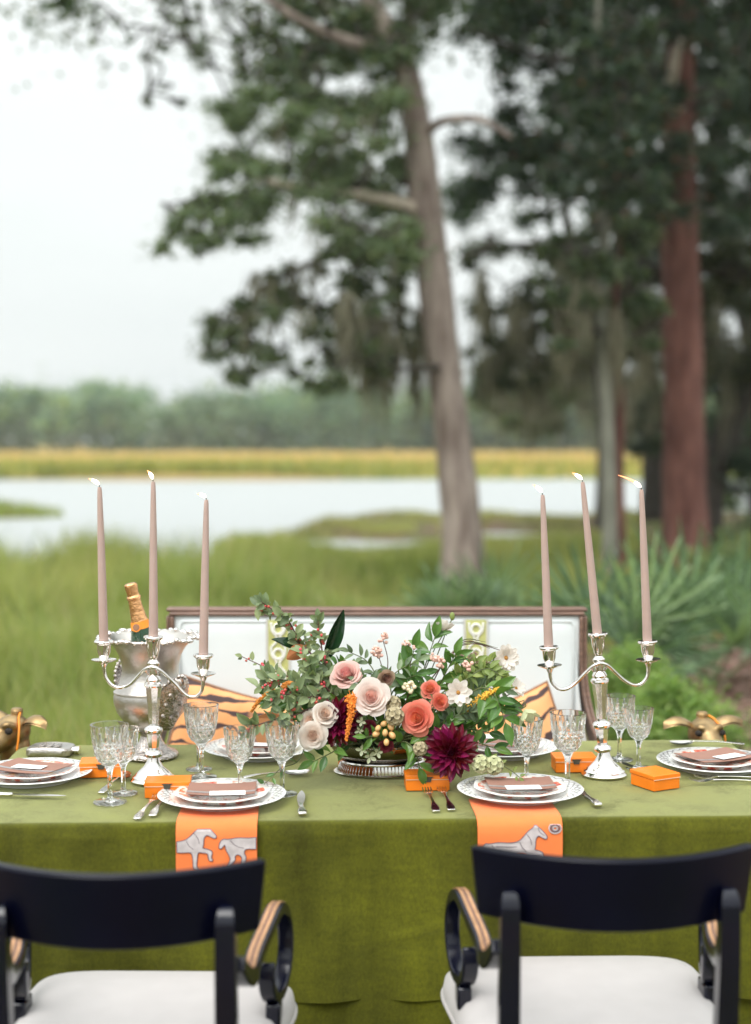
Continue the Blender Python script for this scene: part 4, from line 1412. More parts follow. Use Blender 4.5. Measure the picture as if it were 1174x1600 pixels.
# ------------------------------------------------------------------ crystal
def goblet_meshes():
    H = 0.175
    # bowl: outer wall with wedge and diamond cuts, thin inner wall
    n = 104
    zo = list(np.linspace(0.083, 0.175, 36))
    R_o = lambda z: float(np.interp(z, [0.080, 0.084, 0.092, 0.104, 0.120, 0.145, 0.175], [0.007, 0.014, 0.0255, 0.0325, 0.0365, 0.0395, 0.0425]))
    def cut(a, z):
        t = (z - 0.083) / 0.092
        if t < 0.5:
            k_ = 13
            u = a * k_ / (2 * math.pi)
            w1 = abs(((u + t * 5.0) % 1) - .5) * 2; w2 = abs(((u - t * 5.0) % 1) - .5) * 2
            fade = min(1, t / 0.08)
            return fade * 0.11 * (1 - min(w1, w2)) * (1 if t < .46 else (0.5 - t) / .04)
        k_ = 13
        u = (a * k_ / (2 * math.pi)) % 1
        q = (t - .5) / .34
        if q < 1:
            wd_ = 0.42 * (1 - q)
            return 0.10 * max(0, 1 - abs(u - .5) / (wd_ + 1e-3))
        return 0
    prof = [(0.0005, 0.0815)] + [(R_o(z), z) for z in zo]
    m = MB(); v, f = [], []
    outer = [[(R_o(z) * (1 - cut(2 * math.pi * i / n, z)), 2 * math.pi * i / n, z) for i in range(n)] for z in zo]
    inner = [[(max(0.0006, R_o(z) * 0.92 - 0.0022 if z > .095 else (z - .089) / .006 * (R_o(.095) * .92 - .0022)), 2 * math.pi * i / n, z) for i in range(n)] for z in reversed([0.0895, 0.092, 0.095] + list(np.linspace(0.1, 0.1752, 9)))]
    rings = outer + inner
    for rg in rings:
        for rr, a, z in rg: v.append((rr * math.cos(a), rr * math.sin(a), z))
    for j in range(len(rings) - 1):
        for i in range(n):
            i2 = (i + 1) % n
            f.append((j * n + i, j * n + i2, (j + 1) * n + i2, (j + 1) * n + i))
    f.append(tuple(reversed(range(n)))); f.append(tuple(range((len(rings) - 1) * n, len(rings) * n)))
    bowl = m.add(v, f).mesh('bowl', M_glass, 12)
    stem = MB().lathe([(0.0105, 0.007), (0.0068, 0.014), (0.0058, 0.03), (0.0058, 0.055), (0.0072, 0.07), (0.011, 0.0785), (0.0135, 0.0832)], 6).mesh('stem', M_glass, 25)
    foot = MB().lathe([(0.036, 0.0005), (0.0372, 0.0015), (0.0368, 0.003), (0.026, 0.0042), (0.0125, 0.0064), (0.010, 0.0072)], 40, rfun=lambda a, j, z: 1 - (0.03 * abs(math.sin(a * 10)) if j in (3, 4) else 0)).mesh('foot', M_glass, 14)
    return bowl, stem, foot


GB = goblet_meshes()


def goblet(px, py, sc, label, group='cut crystal glasses on the table'):
    p = on(px, py)
    r = thing('crystal_goblet', label, 'glass', p + Vector((0, 0, .0022)), random.uniform(0, 6), group)
    r.scale = (sc, sc, sc)
    for nm, me in zip(('bowl', 'stem', 'foot'), GB): put(nm, me, r)


goblet(172, 1256, 1.0, 'large cut crystal goblet at the far left, in front of the smaller one')
goblet(193, 1242, 0.86, 'smaller crystal glass half hidden behind the far left goblet')
goblet(315, 1217, 1.0, 'tall crystal goblet standing right of the left candelabra')
goblet(311, 1204, 0.86, 'crystal glass hidden behind the tall goblet right of the left candelabra')
goblet(375, 1243, 0.87, 'small crystal wine glass behind the front left plate')
goblet(441, 1243, 0.93, 'crystal goblet under the trailing leaves, right of the front left plate')
goblet(823, 1230, 0.90, 'crystal wine glass behind the front right plate, under the pale green bloom')
goblet(887, 1233, 1.0, 'crystal goblet in front of an orange box, left of the right candelabra')
goblet(968, 1189, 0.93, 'rearmost crystal goblet just right of the right candelabra')
goblet(998, 1202, 0.85, 'small crystal wine glass farthest right, beside the right end plate')


# ------------------------------------------------------------------ candelabra and candles
def candelabrum(p, lean, label, dz, spread, yaw, candles, side):
    """dz: height offsets of left/right cups; candles: (lean x, label) for left, centre, right"""
    r = thing('candelabra', label, 'candelabra', p + Vector((0, 0, .0022)), 0, 'silver three light candelabras')
    L_ = Matrix.Rotation(lean, 4, 'Y') @ RZ(yaw)
    base = MB().lathe([(0.0, 0.0), (0.053, 0.0), (0.054, 0.004), (0.050, 0.008), (0.049, 0.012), (0.043, 0.016), (0.041, 0.020), (0.033, 0.026), (0.022, 0.036), (0.016, 0.048), (0.014, 0.058)], 40)
    base.build('base', M_silver, r)
    col = MB()
    col.lathe([(0.013, 0.056), (0.019, 0.060), (0.021, 0.065), (0.019, 0.070), (0.013, 0.074), (0.012, 0.080)], 32)
    col.build('knop', M_silver, r, L_)
    MB().lathe([(0.012, 0.078), (0.0165, 0.112), (0.0165, 0.115)], 8).build('faceted_stem', M_silver, r, L_, smooth=20)
    MB().lathe([(0.0165, 0.114), (0.021, 0.118), (0.022, 0.123), (0.019, 0.128), (0.012, 0.132), (0.0105, 0.139), (0.012, 0.15)], 32).build('knop', M_silver, r, L_)
    MB().lathe([(0.0115, 0.138), (0.0145, 0.175), (0.0195, 0.222), (0.0205, 0.225)], 8).build('faceted_stem', M_silver, r, L_, smooth=20)
    MB().lathe([(0.0205, 0.224), (0.022, 0.227), (0.021, 0.232), (0.016, 0.236), (0.018, 0.241), (0.015, 0.248), (0.010, 0.254), (0.0095, 0.268), (0.014, 0.274), (0.0145, 0.280), (0.008, 0.288), (0.0085, 0.293)], 32).build('upper_knop', M_silver, r, L_)
    cup_prof = [(0.009, 0.0), (0.011, 0.003), (0.0115, 0.008), (0.015, 0.018), (0.0165, 0.036), (0.0225, 0.040), (0.0235, 0.043), (0.022, 0.046), (0.0145, 0.0465), (0.012, 0.046), (0.0115, 0.030)]
    MB().lathe(cup_prof, 28, T(0, 0, 0.292) @ S(1, 1, 1.12)).build('candle_cup', M_silver, r, L_)
    tops = {}
    tops[0] = (Vector((0, 0, 0.292 + 0.04)))
    for s, z_ in ((-1, dz[0]), (1, dz[1])):
        xx = s * spread
        zc = 0.268 + z_
        A = spline([(-s * 0.012, 0.008, 0.250), (-s * 0.016, -0.004, 0.262), (-s * 0.004, -0.014, 0.272), (s * 0.014, -0.014, 0.268), (s * 0.032, -0.006, 0.252), (s * 0.055, 0, 0.229), (s * 0.078, 0, 0.214 + z_ * .5), (s * 0.098, 0, 0.214 + z_ * .8), (s * 0.113, 0, 0.228 + z_), (s * 0.118, 0, 0.244 + z_), (xx, 0, zc - .008)], 5)
        arm = MB().tube(A, [0.0030, 0.0038, 0.0042, 0.0042, 0.0042, 0.004, 0.004, 0.0042, 0.0055], 10).build('arm', M_silver, r, L_, smooth=180)
        MB().lathe([(0.006, -0.012), (0.009, -0.004), (0.022, 0.001), (0.029, 0.004), (0.0295, 0.0055), (0.022, 0.004), (0.010, 0.004)], 32, T(xx, 0, zc)).build('drip_pan', M_silver, arm)
        MB().lathe(cup_prof, 28, T(xx, 0, zc + 0.004)).build('candle_cup', M_silver, arm)
        tops[s] = Vector((xx, 0, zc + 0.004 + 0.034))
    for s, (cl, lab, fl) in zip((-1, 0, 1), candles):
        q = p + (L_ @ tops[s])
        c = thing('taper_candle', lab, 'candle', q, 0, 'mauve taper candles')
        c.rotation_euler = (random.uniform(-.006, .006), cl, 0)
        Hc = 0.375
        MB().lathe([(0.0108, 0.0), (0.0112, 0.01), (0.0100, 0.12), (0.0086, 0.24), (0.0062, 0.345), (0.0054, 0.366), (0.0040, Hc), (0.0015, Hc - 0.0005)], 20).build('wax', M_wax, c)
        MB().tube(spline([(0, 0, Hc - 0.002), (-.001, 0, Hc + .005), (-.002, 0, Hc + .010)], 3), 0.0011, 5).build('wick', M_wick, c)
        la, ll = fl     # flame lean (toward -x) and length
        fp = spline([(0, 0, 0), (-math.sin(la) * ll * .3, 0, math.cos(la) * ll * .35), (-math.sin(la) * ll * .68, 0, math.cos(la) * ll * .62), (-math.sin(la + .12) * ll, 0, math.cos(la + .12) * ll)], 5)
        k_ = int(len(fp) * (.34 if ll > .04 else .72))
        Mf = T(-.001, 0, Hc + 0.006)
        MB().tube(fp[:k_ + 1], [0.0012, 0.0040, 0.0046, 0.0036, 0.0026], 10).build('flame', M_flame, c, Mf, smooth=180)
        MB().tube(fp[k_:], [0.0026, 0.0016, 0.0003], 8).build('flame_tip', M_flame_tip, c, Mf, smooth=180)


candelabrum(on(240, 1222), R(0.4), 'silver three light candelabra at the left, in front of the ice bucket', (0.012, -0.015), 0.119, R(-6),
            [(R(-1.0), 'mauve taper candle at the far left of the left candelabra', (0.9, .028)), (R(0.3), 'mauve taper candle in the middle of the left candelabra', (0.45, .024)), (R(1.4), 'mauve taper candle on the right arm of the left candelabra', (1.1, .022))], -1)
candelabrum(on(944, 1213), R(-2.9), 'silver three light candelabra at the right, leaning slightly left', (0.0, 0.0), 0.119, R(3),
            [(R(-2.6), 'mauve taper candle on the left arm of the right candelabra', (0.7, .028)), (R(-6.0), 'mauve taper candle in the middle of the right candelabra, leaning most', (0.75, .028)), (R(-2.8), 'mauve taper candle at the far right with a long blown flame', (0.92, .062))], 1)

# ------------------------------------------------------------------ ice bucket and bottle
ib = on(236, 1184)
r = thing('ice_bucket', 'large frosted silver urn ice bucket with scalloped rim behind the left candelabra', 'ice bucket', ib + Vector((0, 0, .0022)), 0)
MB().lathe([(0.0, 0.0), (0.067, 0.0), (0.070, 0.004), (0.069, 0.010), (0.064, 0.015), (0.050, 0.019), (0.044, 0.024), (0.030, 0.040), (0.026, 0.055), (0.031, 0.066), (0.036, 0.070)], 48, rfun=lambda a, j, z: 1 + (0.02 * math.sin(a * 22) if 2 <= j <= 5 else 0)).build('foot', M_silver_dark, r)
MB().lathe([(0.034, 0.069), (0.046, 0.078), (0.068, 0.094), (0.084, 0.116), (0.092, 0.140), (0.0925, 0.156), (0.0905, 0.165), (0.0925, 0.1655), (0.0925, 0.169), (0.088, 0.170), (0.078, 0.190), (0.071, 0.213), (0.0715, 0.235), (0.078, 0.260), (0.090, 0.282), (0.108, 0.298), (0.124, 0.305),
            (0.122, 0.3085), (0.105, 0.3015), (0.086, 0.284), (0.074, 0.260), (0.0675, 0.235), (0.067, 0.213), (0.074, 0.190), (0.085, 0.16), (0.07, 0.11), (0.0, 0.095)], 64).build('urn_body', M_silver_worn, r)
rim = MB()
for i in range(44):
    a = 2 * math.pi * i / 44
    rr = 0.1235 + 0.0045 * math.sin(i * 2.1) + 0.003 * math.sin(i * 0.86)
    rim.ball((rr * math.cos(a), rr * math.sin(a), 0.307 + 0.003 * math.sin(i * 1.7)), (0.0095 + 0.003 * math.sin(i * 1.3), 0.0095, 0.0055), 8, 5, None)
o = rim.build('scalloped_rim', M_silver, r, smooth=180)
o['kind'] = 'stuff'


def ear(ang, nm='leaf_handle'):
    # broad upturned leaf handle with raised scrolls
    m = MB()
    def fn(u, v):
        w_ = 0.048 * (math.sin(math.pi * (0.16 + 0.84 * v) * .98) ** 0.7) * (1 - .25 * v)
        x = 0.086 + 0.085 * v
        z = 0.085 + 0.125 * v + 0.02 * math.sin(v * 3)
        return (x - 0.012 * (2 * u - 1) ** 2, (u - .5) * 2 * w_, z + 0.012 * (2 * u - 1) ** 2)
    m.grid(fn, 10, 14)
    n0 = len(m.v)
    for v_ in list(m.v): m.v.append(v_ + Vector((0.004, 0, -0.004)))
    m.f += [tuple(i + n0 for i in reversed(f)) for f in list(m.f)]
    for k_ in range(11):
        t = k_ / 10
        for s in (-1, 1):
            q = fn(0.5 + s * .48, t); m.ball((q[0] - .001, q[1], q[2] + .002), (0.006, 0.0055, 0.006), 7, 5)
    for t in (0.2, 0.4, 0.6, 0.8):
        for s in (-.25, .25):
            q = fn(.5 + s * (1 - .3 * t), t); m.ball((q[0] + .003, q[1], q[2] - .002), (0.005, 0.007, 0.009), 7, 5)
        q = fn(.5, t); m.ball((q[0] + .003, q[1], q[2] - .003), (0.004, 0.005, 0.01), 7, 5)
    m.build(nm, M_silver_dark, r, RZ(ang), smooth=180)


ear(R(-54)); ear(R(126))
ip = ib + Vector((0, 0, 0.0022))
bt = thing('champagne_bottle', 'green champagne bottle with gold foil neck and orange collar in the ice bucket', 'bottle', ip + Vector((0.022, 0.0, 0.140)), 0)
bt.rotation_euler = (R(4), R(-12.5), 0)
MB().lathe([(0.0, 0.004), (0.038, 0.004), (0.040, 0.01), (0.040, 0.125), (0.037, 0.152), (0.0285, 0.185), (0.021, 0.215), (0.0185, 0.232)], 32).build('glass_body', M_greenglass, bt)
MB().lathe([(0.0262, 0.1955), (0.0238, 0.2065), (0.0222, 0.2145), (0.0218, 0.2145)], 32).build('collar_label', M_label, bt)
foil = MB().lathe([(0.0219, 0.2135), (0.0198, 0.224), (0.0178, 0.240), (0.0160, 0.258), (0.0155, 0.270), (0.0182, 0.273), (0.0178, 0.277), (0.0152, 0.280), (0.0150, 0.290), (0.0165, 0.302), (0.0160, 0.308), (0.0125, 0.311), (0.0, 0.312)], 28, rfun=lambda a, j, z: 1 + 0.03 * math.sin(a * 9 + j * 2.2) * (j > 3))
foil.build('foil', M_gold, bt)
MB().lathe([(0.0, 0.0), (0.0085, 0.0), (0.0085, 0.0012), (0.0, 0.0016)], 20, T(-0.007, -0.0252, 0.203) @ RX(R(90 - 18)) @ RY(R(-4))).build('seal', M_cork, bt)
MB().lathe([(0.0, 0.0), (0.0115, 0.0), (0.0115, 0.0012), (0.0, 0.0014)], 20, T(-0.007, -0.0240, 0.2025) @ RX(R(90 - 18)) @ RY(R(-4))).build('seal_ring', M_label, bt)
# ice water inside keeps the bottle standing
MB().lathe([(0.0, 0.0), (0.062, 0.0), (0.0665, 0.02), (0.0, 0.021)], 32).build('ice_fill', M_silver_worn, r, T(0, 0, 0.20))


# ------------------------------------------------------------------ boxes
def obox(px, py, rot, label, notch=True, sz=(0.100, 0.066, 0.036)):
    p = on(px, py)
    r = thing('orange_box', label, 'box', p + Vector((0, 0, .0022)), rot, 'orange favour boxes')
    a, b, h = sz
    MB().box((0, 0, h * .36), (a, b, h * .72)).build('box_base', M_orange, r, bevel=0.0015)
    MB().box((0, 0.001, h * .86), (a + .003, b + .003, h * .27)).build('lid', M_orange, r, bevel=0.0015)
    MB().box((0, -b / 2 - 0.0012, h * .725), (a + .002, 0.0016, 0.0014)).build('seam', M_boxedge, r)
    if notch:
        MB().prism([(-.0085, .009), (-.0125, .0115), (.0125, .0115), (.0085, .009), (.0065, 0), (-.0065, 0)], 0.0022, T(0, -b / 2 - 0.0012, h * .58) @ RX(R(90))).build('thumb_notch', M_boxdark, r)
    return r


obox(160, 1212, R(6), 'orange box half hidden behind the far left goblets')
obox(263, 1243, R(4), 'orange box touching the left candelabra, above the two forks')
obox(556, 1200, R(2), 'orange box peeping out left of the silver flower bowl', False, (0.085, 0.066, 0.038))
obox(667, 1232, R(3), 'orange box with a dark notch beneath the dark dahlia')
obox(897, 1204, R(3), 'orange box behind the goblet, left of the right candelabra')
obox(1024, 1230, R(28), 'orange box turned at an angle beside the right end plate', False, (0.075, 0.085, 0.036))


# ------------------------------------------------------------------ plates and papers
CH = MB().lathe([(0.0, 0.004), (0.085, 0.004), (0.092, 0.003), (0.092, 0.0), (0.096, 0.0), (0.098, 0.006), (0.115, 0.013), (0.140, 0.0185), (0.142, 0.0200), (0.140, 0.0215), (0.114, 0.0165), (0.098, 0.0105), (0.088, 0.0085), (0.0, 0.0085)], 72).mesh('charger', M_charger, 50)
SP = MB().lathe([(0.0, 0.003), (0.058, 0.003), (0.062, 0.0), (0.066, 0.0), (0.068, 0.005), (0.085, 0.0105), (0.104, 0.0145), (0.1055, 0.016), (0.104, 0.0172), (0.084, 0.0135), (0.068, 0.0080), (0.0, 0.0070)], 8 * 9, rfun=lambda a, j, z: 1 + (0.018 * math.cos(a * 8) if 5 <= j <= 9 else 0)).mesh('salad_plate', M_salad, 50)


def setting(p, rot, where, menu, cardoff, msize=(0.150, 0.112)):
    z = Vector((0, 0, .0025))
    c = put('charger_plate', CH); c.location = p + z; c.rotation_euler = (0, 0, rot)
    tag(c, 'white charger plate with dark lattice rim ' + where, 'plate', 'white charger plates')
    s = put('salad_plate', SP); s.location = p + z + Vector((0, 0, 0.0092)); s.rotation_euler = (0, 0, rot + .2)
    tag(s, 'scalloped plate with red flowers ' + where, 'plate', 'red flowered plates')
    zz = 0.0092 + 0.0176
    m = thing('menu_card', 'mauve brown menu card ' + where, 'menu card', p + z + Vector((0, 0, zz)), rot + menu, 'brown menu cards')
    w_, h_ = msize
    sh = MB().grid(lambda u, v: ((u - .5) * w_, (v - .5) * h_, 0.0015 + 0.0035 * math.sin(u * 3.1) * 0 + 0.004 * (2 * u - 1) ** 2), 12, 6)
    n0 = len(sh.v)
    for q in list(sh.v): sh.v.append(q + Vector((0, 0, -0.0011)))
    sh.f += [tuple(i + n0 for i in reversed(f)) for f in list(sh.f)]
    sh.build('sheet', M_menu, m, smooth=180)
    band = MB().grid(lambda u, v: ((u - .5) * (w_ + .002), -h_ * .27 + (v - .5) * .012, 0.0021 + 0.004 * (2 * u - 1) ** 2), 12, 1)
    band.build('ribbon_band', M_ribbon, m, smooth=180)
    k_ = thing('place_card', 'white place card ' + where, 'place card', p + z + Vector((0, 0, zz)) + (RZ(rot + menu) @ Vector((cardoff[0], cardoff[1], 0.0045))), rot + menu + cardoff[2], 'white place cards')
    MB().box((0, 0, 0.0006), (0.078, 0.036, 0.0009)).build('card', M_card, k_)
    wr = spline([(-.024 + i * .0048, 0.002 + (.004 if i % 2 else -.003) * (1 + .4 * math.sin(i * 2)), 0.0014) for i in range(11)], 4)
    MB().tube(wr, 0.00035, 4).build('lettering', M_ink, k_, smooth=180)


setting(on(50, 1219), YAW + R(-86), 'at the left end beside the flask', R(60), (0.0, -0.01, R(8)), (0.165, 0.118))
setting(on(347, 1255), YAW, 'at the front left above the two horse napkin', 0, (0.015, -.048, R(3)))
setting(on(813, 1246), YAW + R(2), 'at the front right above the single horse napkin', R(-2), (0.0, -.048, R(2)))
setting(on(1118, 1201), YAW + R(90), 'at the right end beside the long spoon', R(-66), (0.02, -0.028, R(6)), (0.165, 0.118))
setting(on(405, 1180), YAW + R(180), 'at the back left behind the wine glass', R(170), (0.01, -.03, 0))
setting(on(785, 1178), YAW + R(180), 'at the back right behind the dark dahlia', R(176), (-.06, .045, 0))
# folded brown menu standing on the back left plate
fm = thing('folded_menu', 'tan folded card standing on the back left plate between the glasses', 'menu card', on(425, 1180) + Vector((0, 0, 0.036)), R(-14))
M_tan = mat('tan_card', (0.34, 0.145, 0.05), rough=0.8, var=0.08)
MB().box((0, 0, 0.036), (0.075, 0.0016, 0.075), RX(R(-28)) @ RY(R(-25))).build('front_leaf', M_tan, fm)
MB().box((0, 0, 0.036), (0.075, 0.0016, 0.075), T(0, .045, 0) @ RX(R(18)) @ RY(R(-25))).build('back_leaf', M_tan, fm)


# ------------------------------------------------------------------ cutlery
def arcz(L_, n=14, amp=0.006):
    return [(0, L_ * i / n, 0.002 + amp * (i / n) ** 2 * 1.3 + 0.004 * math.sin(math.pi * i / n)) for i in range(n + 1)]


def fork(p, rot, label, L_=0.185):
    r = thing('fork', label, 'fork', p + Vector((0, 0, .0035)), rot, 'silver forks')
    P = arcz(L_ * .70)
    MB().strap(P, [0.016, 0.019, 0.014, 0.008, 0.007, 0.006, 0.006, 0.012], [0.004, 0.005, 0.004, 0.003, 0.0025, 0.002], (1, 0, 0)).build('handle', M_cutlery, r, bevel=0.001)
    e = P[-1]
    hd = MB()
    hd.strap(spline([e, (0, e[1] + .010, e[2] - .001), (0, e[1] + .020, e[2] - .003)], 4), [0.011, 0.0225, 0.0235], [0.002, 0.002], (1, 0, 0))
    hd.build('head', M_cutlery, r)
    for i in range(4):
        x = (i - 1.5) * 0.0062
        MB().strap(spline([(x, e[1] + .019, e[2] - .003), (x, e[1] + .036, e[2] - .0035), (x, e[1] + .054, e[2] + .001)], 4), [0.0042, 0.0036, 0.0018], 0.0018, (1, 0, 0)).build('tine', M_cutlery, r)


def spoon(p, rot, label, L_=0.185):
    r = thing('spoon', label, 'spoon', p + Vector((0, 0, .0035)), rot, 'silver spoons')
    P = arcz(L_ * .68)
    MB().strap(P, [0.015, 0.018, 0.012, 0.007, 0.006, 0.005, 0.006], [0.004, 0.004, 0.003, 0.0025], (1, 0, 0)).build('handle', M_cutlery, r, bevel=0.001)
    e = P[-1]
    def fn(u, v):
        a = math.pi * v
        hw = 0.0205 * math.sin(a) ** 0.8 * (1 + .12 * math.cos(a)) + 0.0004
        y = e[1] - .002 + 0.062 * (1 - math.cos(a)) / 2
        x = (u - .5) * 2 * hw
        return (x, y, e[2] - 0.004 * math.sin(a) - 0.005 * math.sin(a) * (1 - (2 * u - 1) ** 2) + .001)
    m = MB().grid(fn, 10, 14); n0 = len(m.v)
    for v_ in list(m.v): m.v.append(v_ + Vector((0, 0, -0.0014)))
    m.f += [tuple(i + n0 for i in reversed(f)) for f in list(m.f)]
    m.build('bowl', M_cutlery, r, smooth=180)


def knife(p, rot, label, L_=0.21):
    r = thing('knife', label, 'knife', p + Vector((0, 0, .0025)), rot, 'silver knives')
    MB().strap([(0, L_ * .42 * i / 8, 0.0065) for i in range(9)], [0.017, 0.020, 0.019, 0.016, 0.013, 0.012, 0.012, 0.014, 0.011], [0.009, 0.011, 0.010, 0.008, 0.008], (1, 0, 0)).build('handle', M_cutlery, r, bevel=0.003)
    MB().strap([(0.001 * i, L_ * .42 + L_ * .58 * i / 8, 0.006) for i in range(9)], [0.010, 0.016, 0.018, 0.018, 0.017, 0.013, 0.003], [0.0022, 0.002, 0.0012], (1, 0, 0)).build('blade', M_cutlery, r)


fork(on(214, 1284), YAW + R(-8), 'outer fork left of the front left plate')
fork(on(238, 1279), YAW + R(-6), 'inner fork touching the front left plate')
fork(on(682, 1272), YAW + R(2), 'outer fork left of the front right plate')
fork(on(706, 1270), YAW + R(2), 'inner fork touching the front right plate')
knife(on(473, 1279), YAW + R(3), 'knife right of the front left plate')
knife(on(936, 1265), YAW + R(8), 'knife right of the front right plate')
knife(on(-40, 1247), R(-92), 'knife lying along the front of the left end plate')
spoon(on(158, 1243), R(-8), 'spoon standing on end of the left goblets, bowl toward the box')
fork(on(84, 1202), R(-58), 'fork lying behind the left end plate', 0.15)
knife(on(100, 1203), R(-68), 'knife lying behind the left end plate', 0.14)
spoon(on(1163, 1166), R(90), 'long spoon lying behind the right end plate', 0.20)
fork(on(1200, 1226), R(93), 'outer fork in front of the right end plate, tines left')
fork(on(1215, 1222), R(88), 'inner fork in front of the right end plate, nearer the plate', 0.20)
knife(on(1010, 1212), R(25), 'knife end showing behind the angled orange box', 0.12)
spoon(on(380, 1219), R(-72), 'spoon lying between the two wine glasses before the back left plate', 0.15)

# flask
p = on(80, 1180)
fk = thing('hip_flask', 'silver hip flask lying behind the left end plate', 'flask', p + Vector((0, 0, .0022)), R(-6))
fb = MB(); vv = []
for zi, sc in ((0.0, .94), (0.004, 1), (0.016, 1), (0.020, .94)):
    for i in range(32):
        a = 2 * math.pi * i / 32; ca, sa = math.cos(a), math.sin(a)
        x = math.copysign(abs(ca) ** .4, ca) * .058 * sc; y = math.copysign(abs(sa) ** .4, sa) * .042 * sc
        vv.append((x, y, zi + 0.004 * (1 - (x / .058) ** 2) * (zi > .01)))
ff = [tuple(reversed(range(32))), tuple(range(96, 128))] + [(j * 32 + i, j * 32 + (i + 1) % 32, (j + 1) * 32 + (i + 1) % 32, (j + 1) * 32 + i) for j in range(3) for i in range(32)]
fb.add(vv, ff).build('flask_body', M_silver_worn, fk)
MB().lathe([(0.0, 0), (0.009, 0), (0.009, 0.006), (0.0105, 0.006), (0.011, 0.018), (0.0, 0.019)], 20, T(0.057, 0, 0.011) @ RY(R(90))).build('cap', M_silver, fk)
for i in range(3):
    MB().box((-.02 + i * .02, 0.0, 0.0245), (0.012, 0.03, 0.0012)).build('engraved_panel', M_silver_dark, fk)


# ------------------------------------------------------------------ napkins with horses
HORSE = [(0.10, 0.62), (0.25, 0.66), (0.42, 0.64), (0.55, 0.68), (0.62, 0.78), (0.69, 0.90), (0.77, 0.97), (0.80, 1.04), (0.84, 0.98), (0.89, 0.93), (0.95, 0.83), (0.985, 0.76), (0.965, 0.71), (0.92, 0.73), (0.86, 0.79), (0.82, 0.77), (0.80, 0.69), (0.80, 0.56), (0.78, 0.49),
         (0.86, 0.47), (0.93, 0.41), (0.90, 0.27), (0.94, 0.20), (0.88, 0.18), (0.86, 0.29), (0.86, 0.37), (0.78, 0.38), (0.72, 0.40), (0.71, 0.22), (0.70, 0.06), (0.74, 0.0), (0.66, 0.0), (0.65, 0.10), (0.65, 0.24), (0.63, 0.40), (0.50, 0.38), (0.36, 0.40),
         (0.33, 0.30), (0.37, 0.20), (0.34, 0.05), (0.38, 0.0), (0.30, 0.0), (0.29, 0.08), (0.31, 0.19), (0.25, 0.28), (0.20, 0.22), (0.22, 0.14), (0.14, 0.03), (0.16, -0.02), (0.09, 0.0), (0.15, 0.15), (0.12, 0.27), (0.08, 0.38), (0.07, 0.52), (0.02, 0.40), (-0.02, 0.42), (0.0, 0.58), (0.05, 0.64)]


def smoothpoly(P, it=1):
    for _ in range(it):
        o = []
        for i in range(len(P)):
            a, b = P[i], P[(i + 1) % len(P)]
            o.append((a[0] * .75 + b[0] * .25, a[1] * .75 + b[1] * .25)); o.append((a[0] * .25 + b[0] * .75, a[1] * .25 + b[1] * .75))
        P = o
    return P


def clip(P, x0, x1, y0, y1):
    for ax, lim, sg in ((0, x0, 1), (0, x1, -1), (1, y0, 1), (1, y1, -1)):
        o = []
        for i in range(len(P)):
            a, b = P[i], P[(i + 1) % len(P)]
            ia, ib_ = (a[ax] - lim) * sg >= 0, (b[ax] - lim) * sg >= 0
            if ia: o.append(a)
            if ia != ib_:
                t = (lim - a[ax]) / (b[ax] - a[ax])
                o.append((a[0] + (b[0] - a[0]) * t, a[1] + (b[1] - a[1]) * t))
        P = o
        if len(P) < 3: return []
    return P


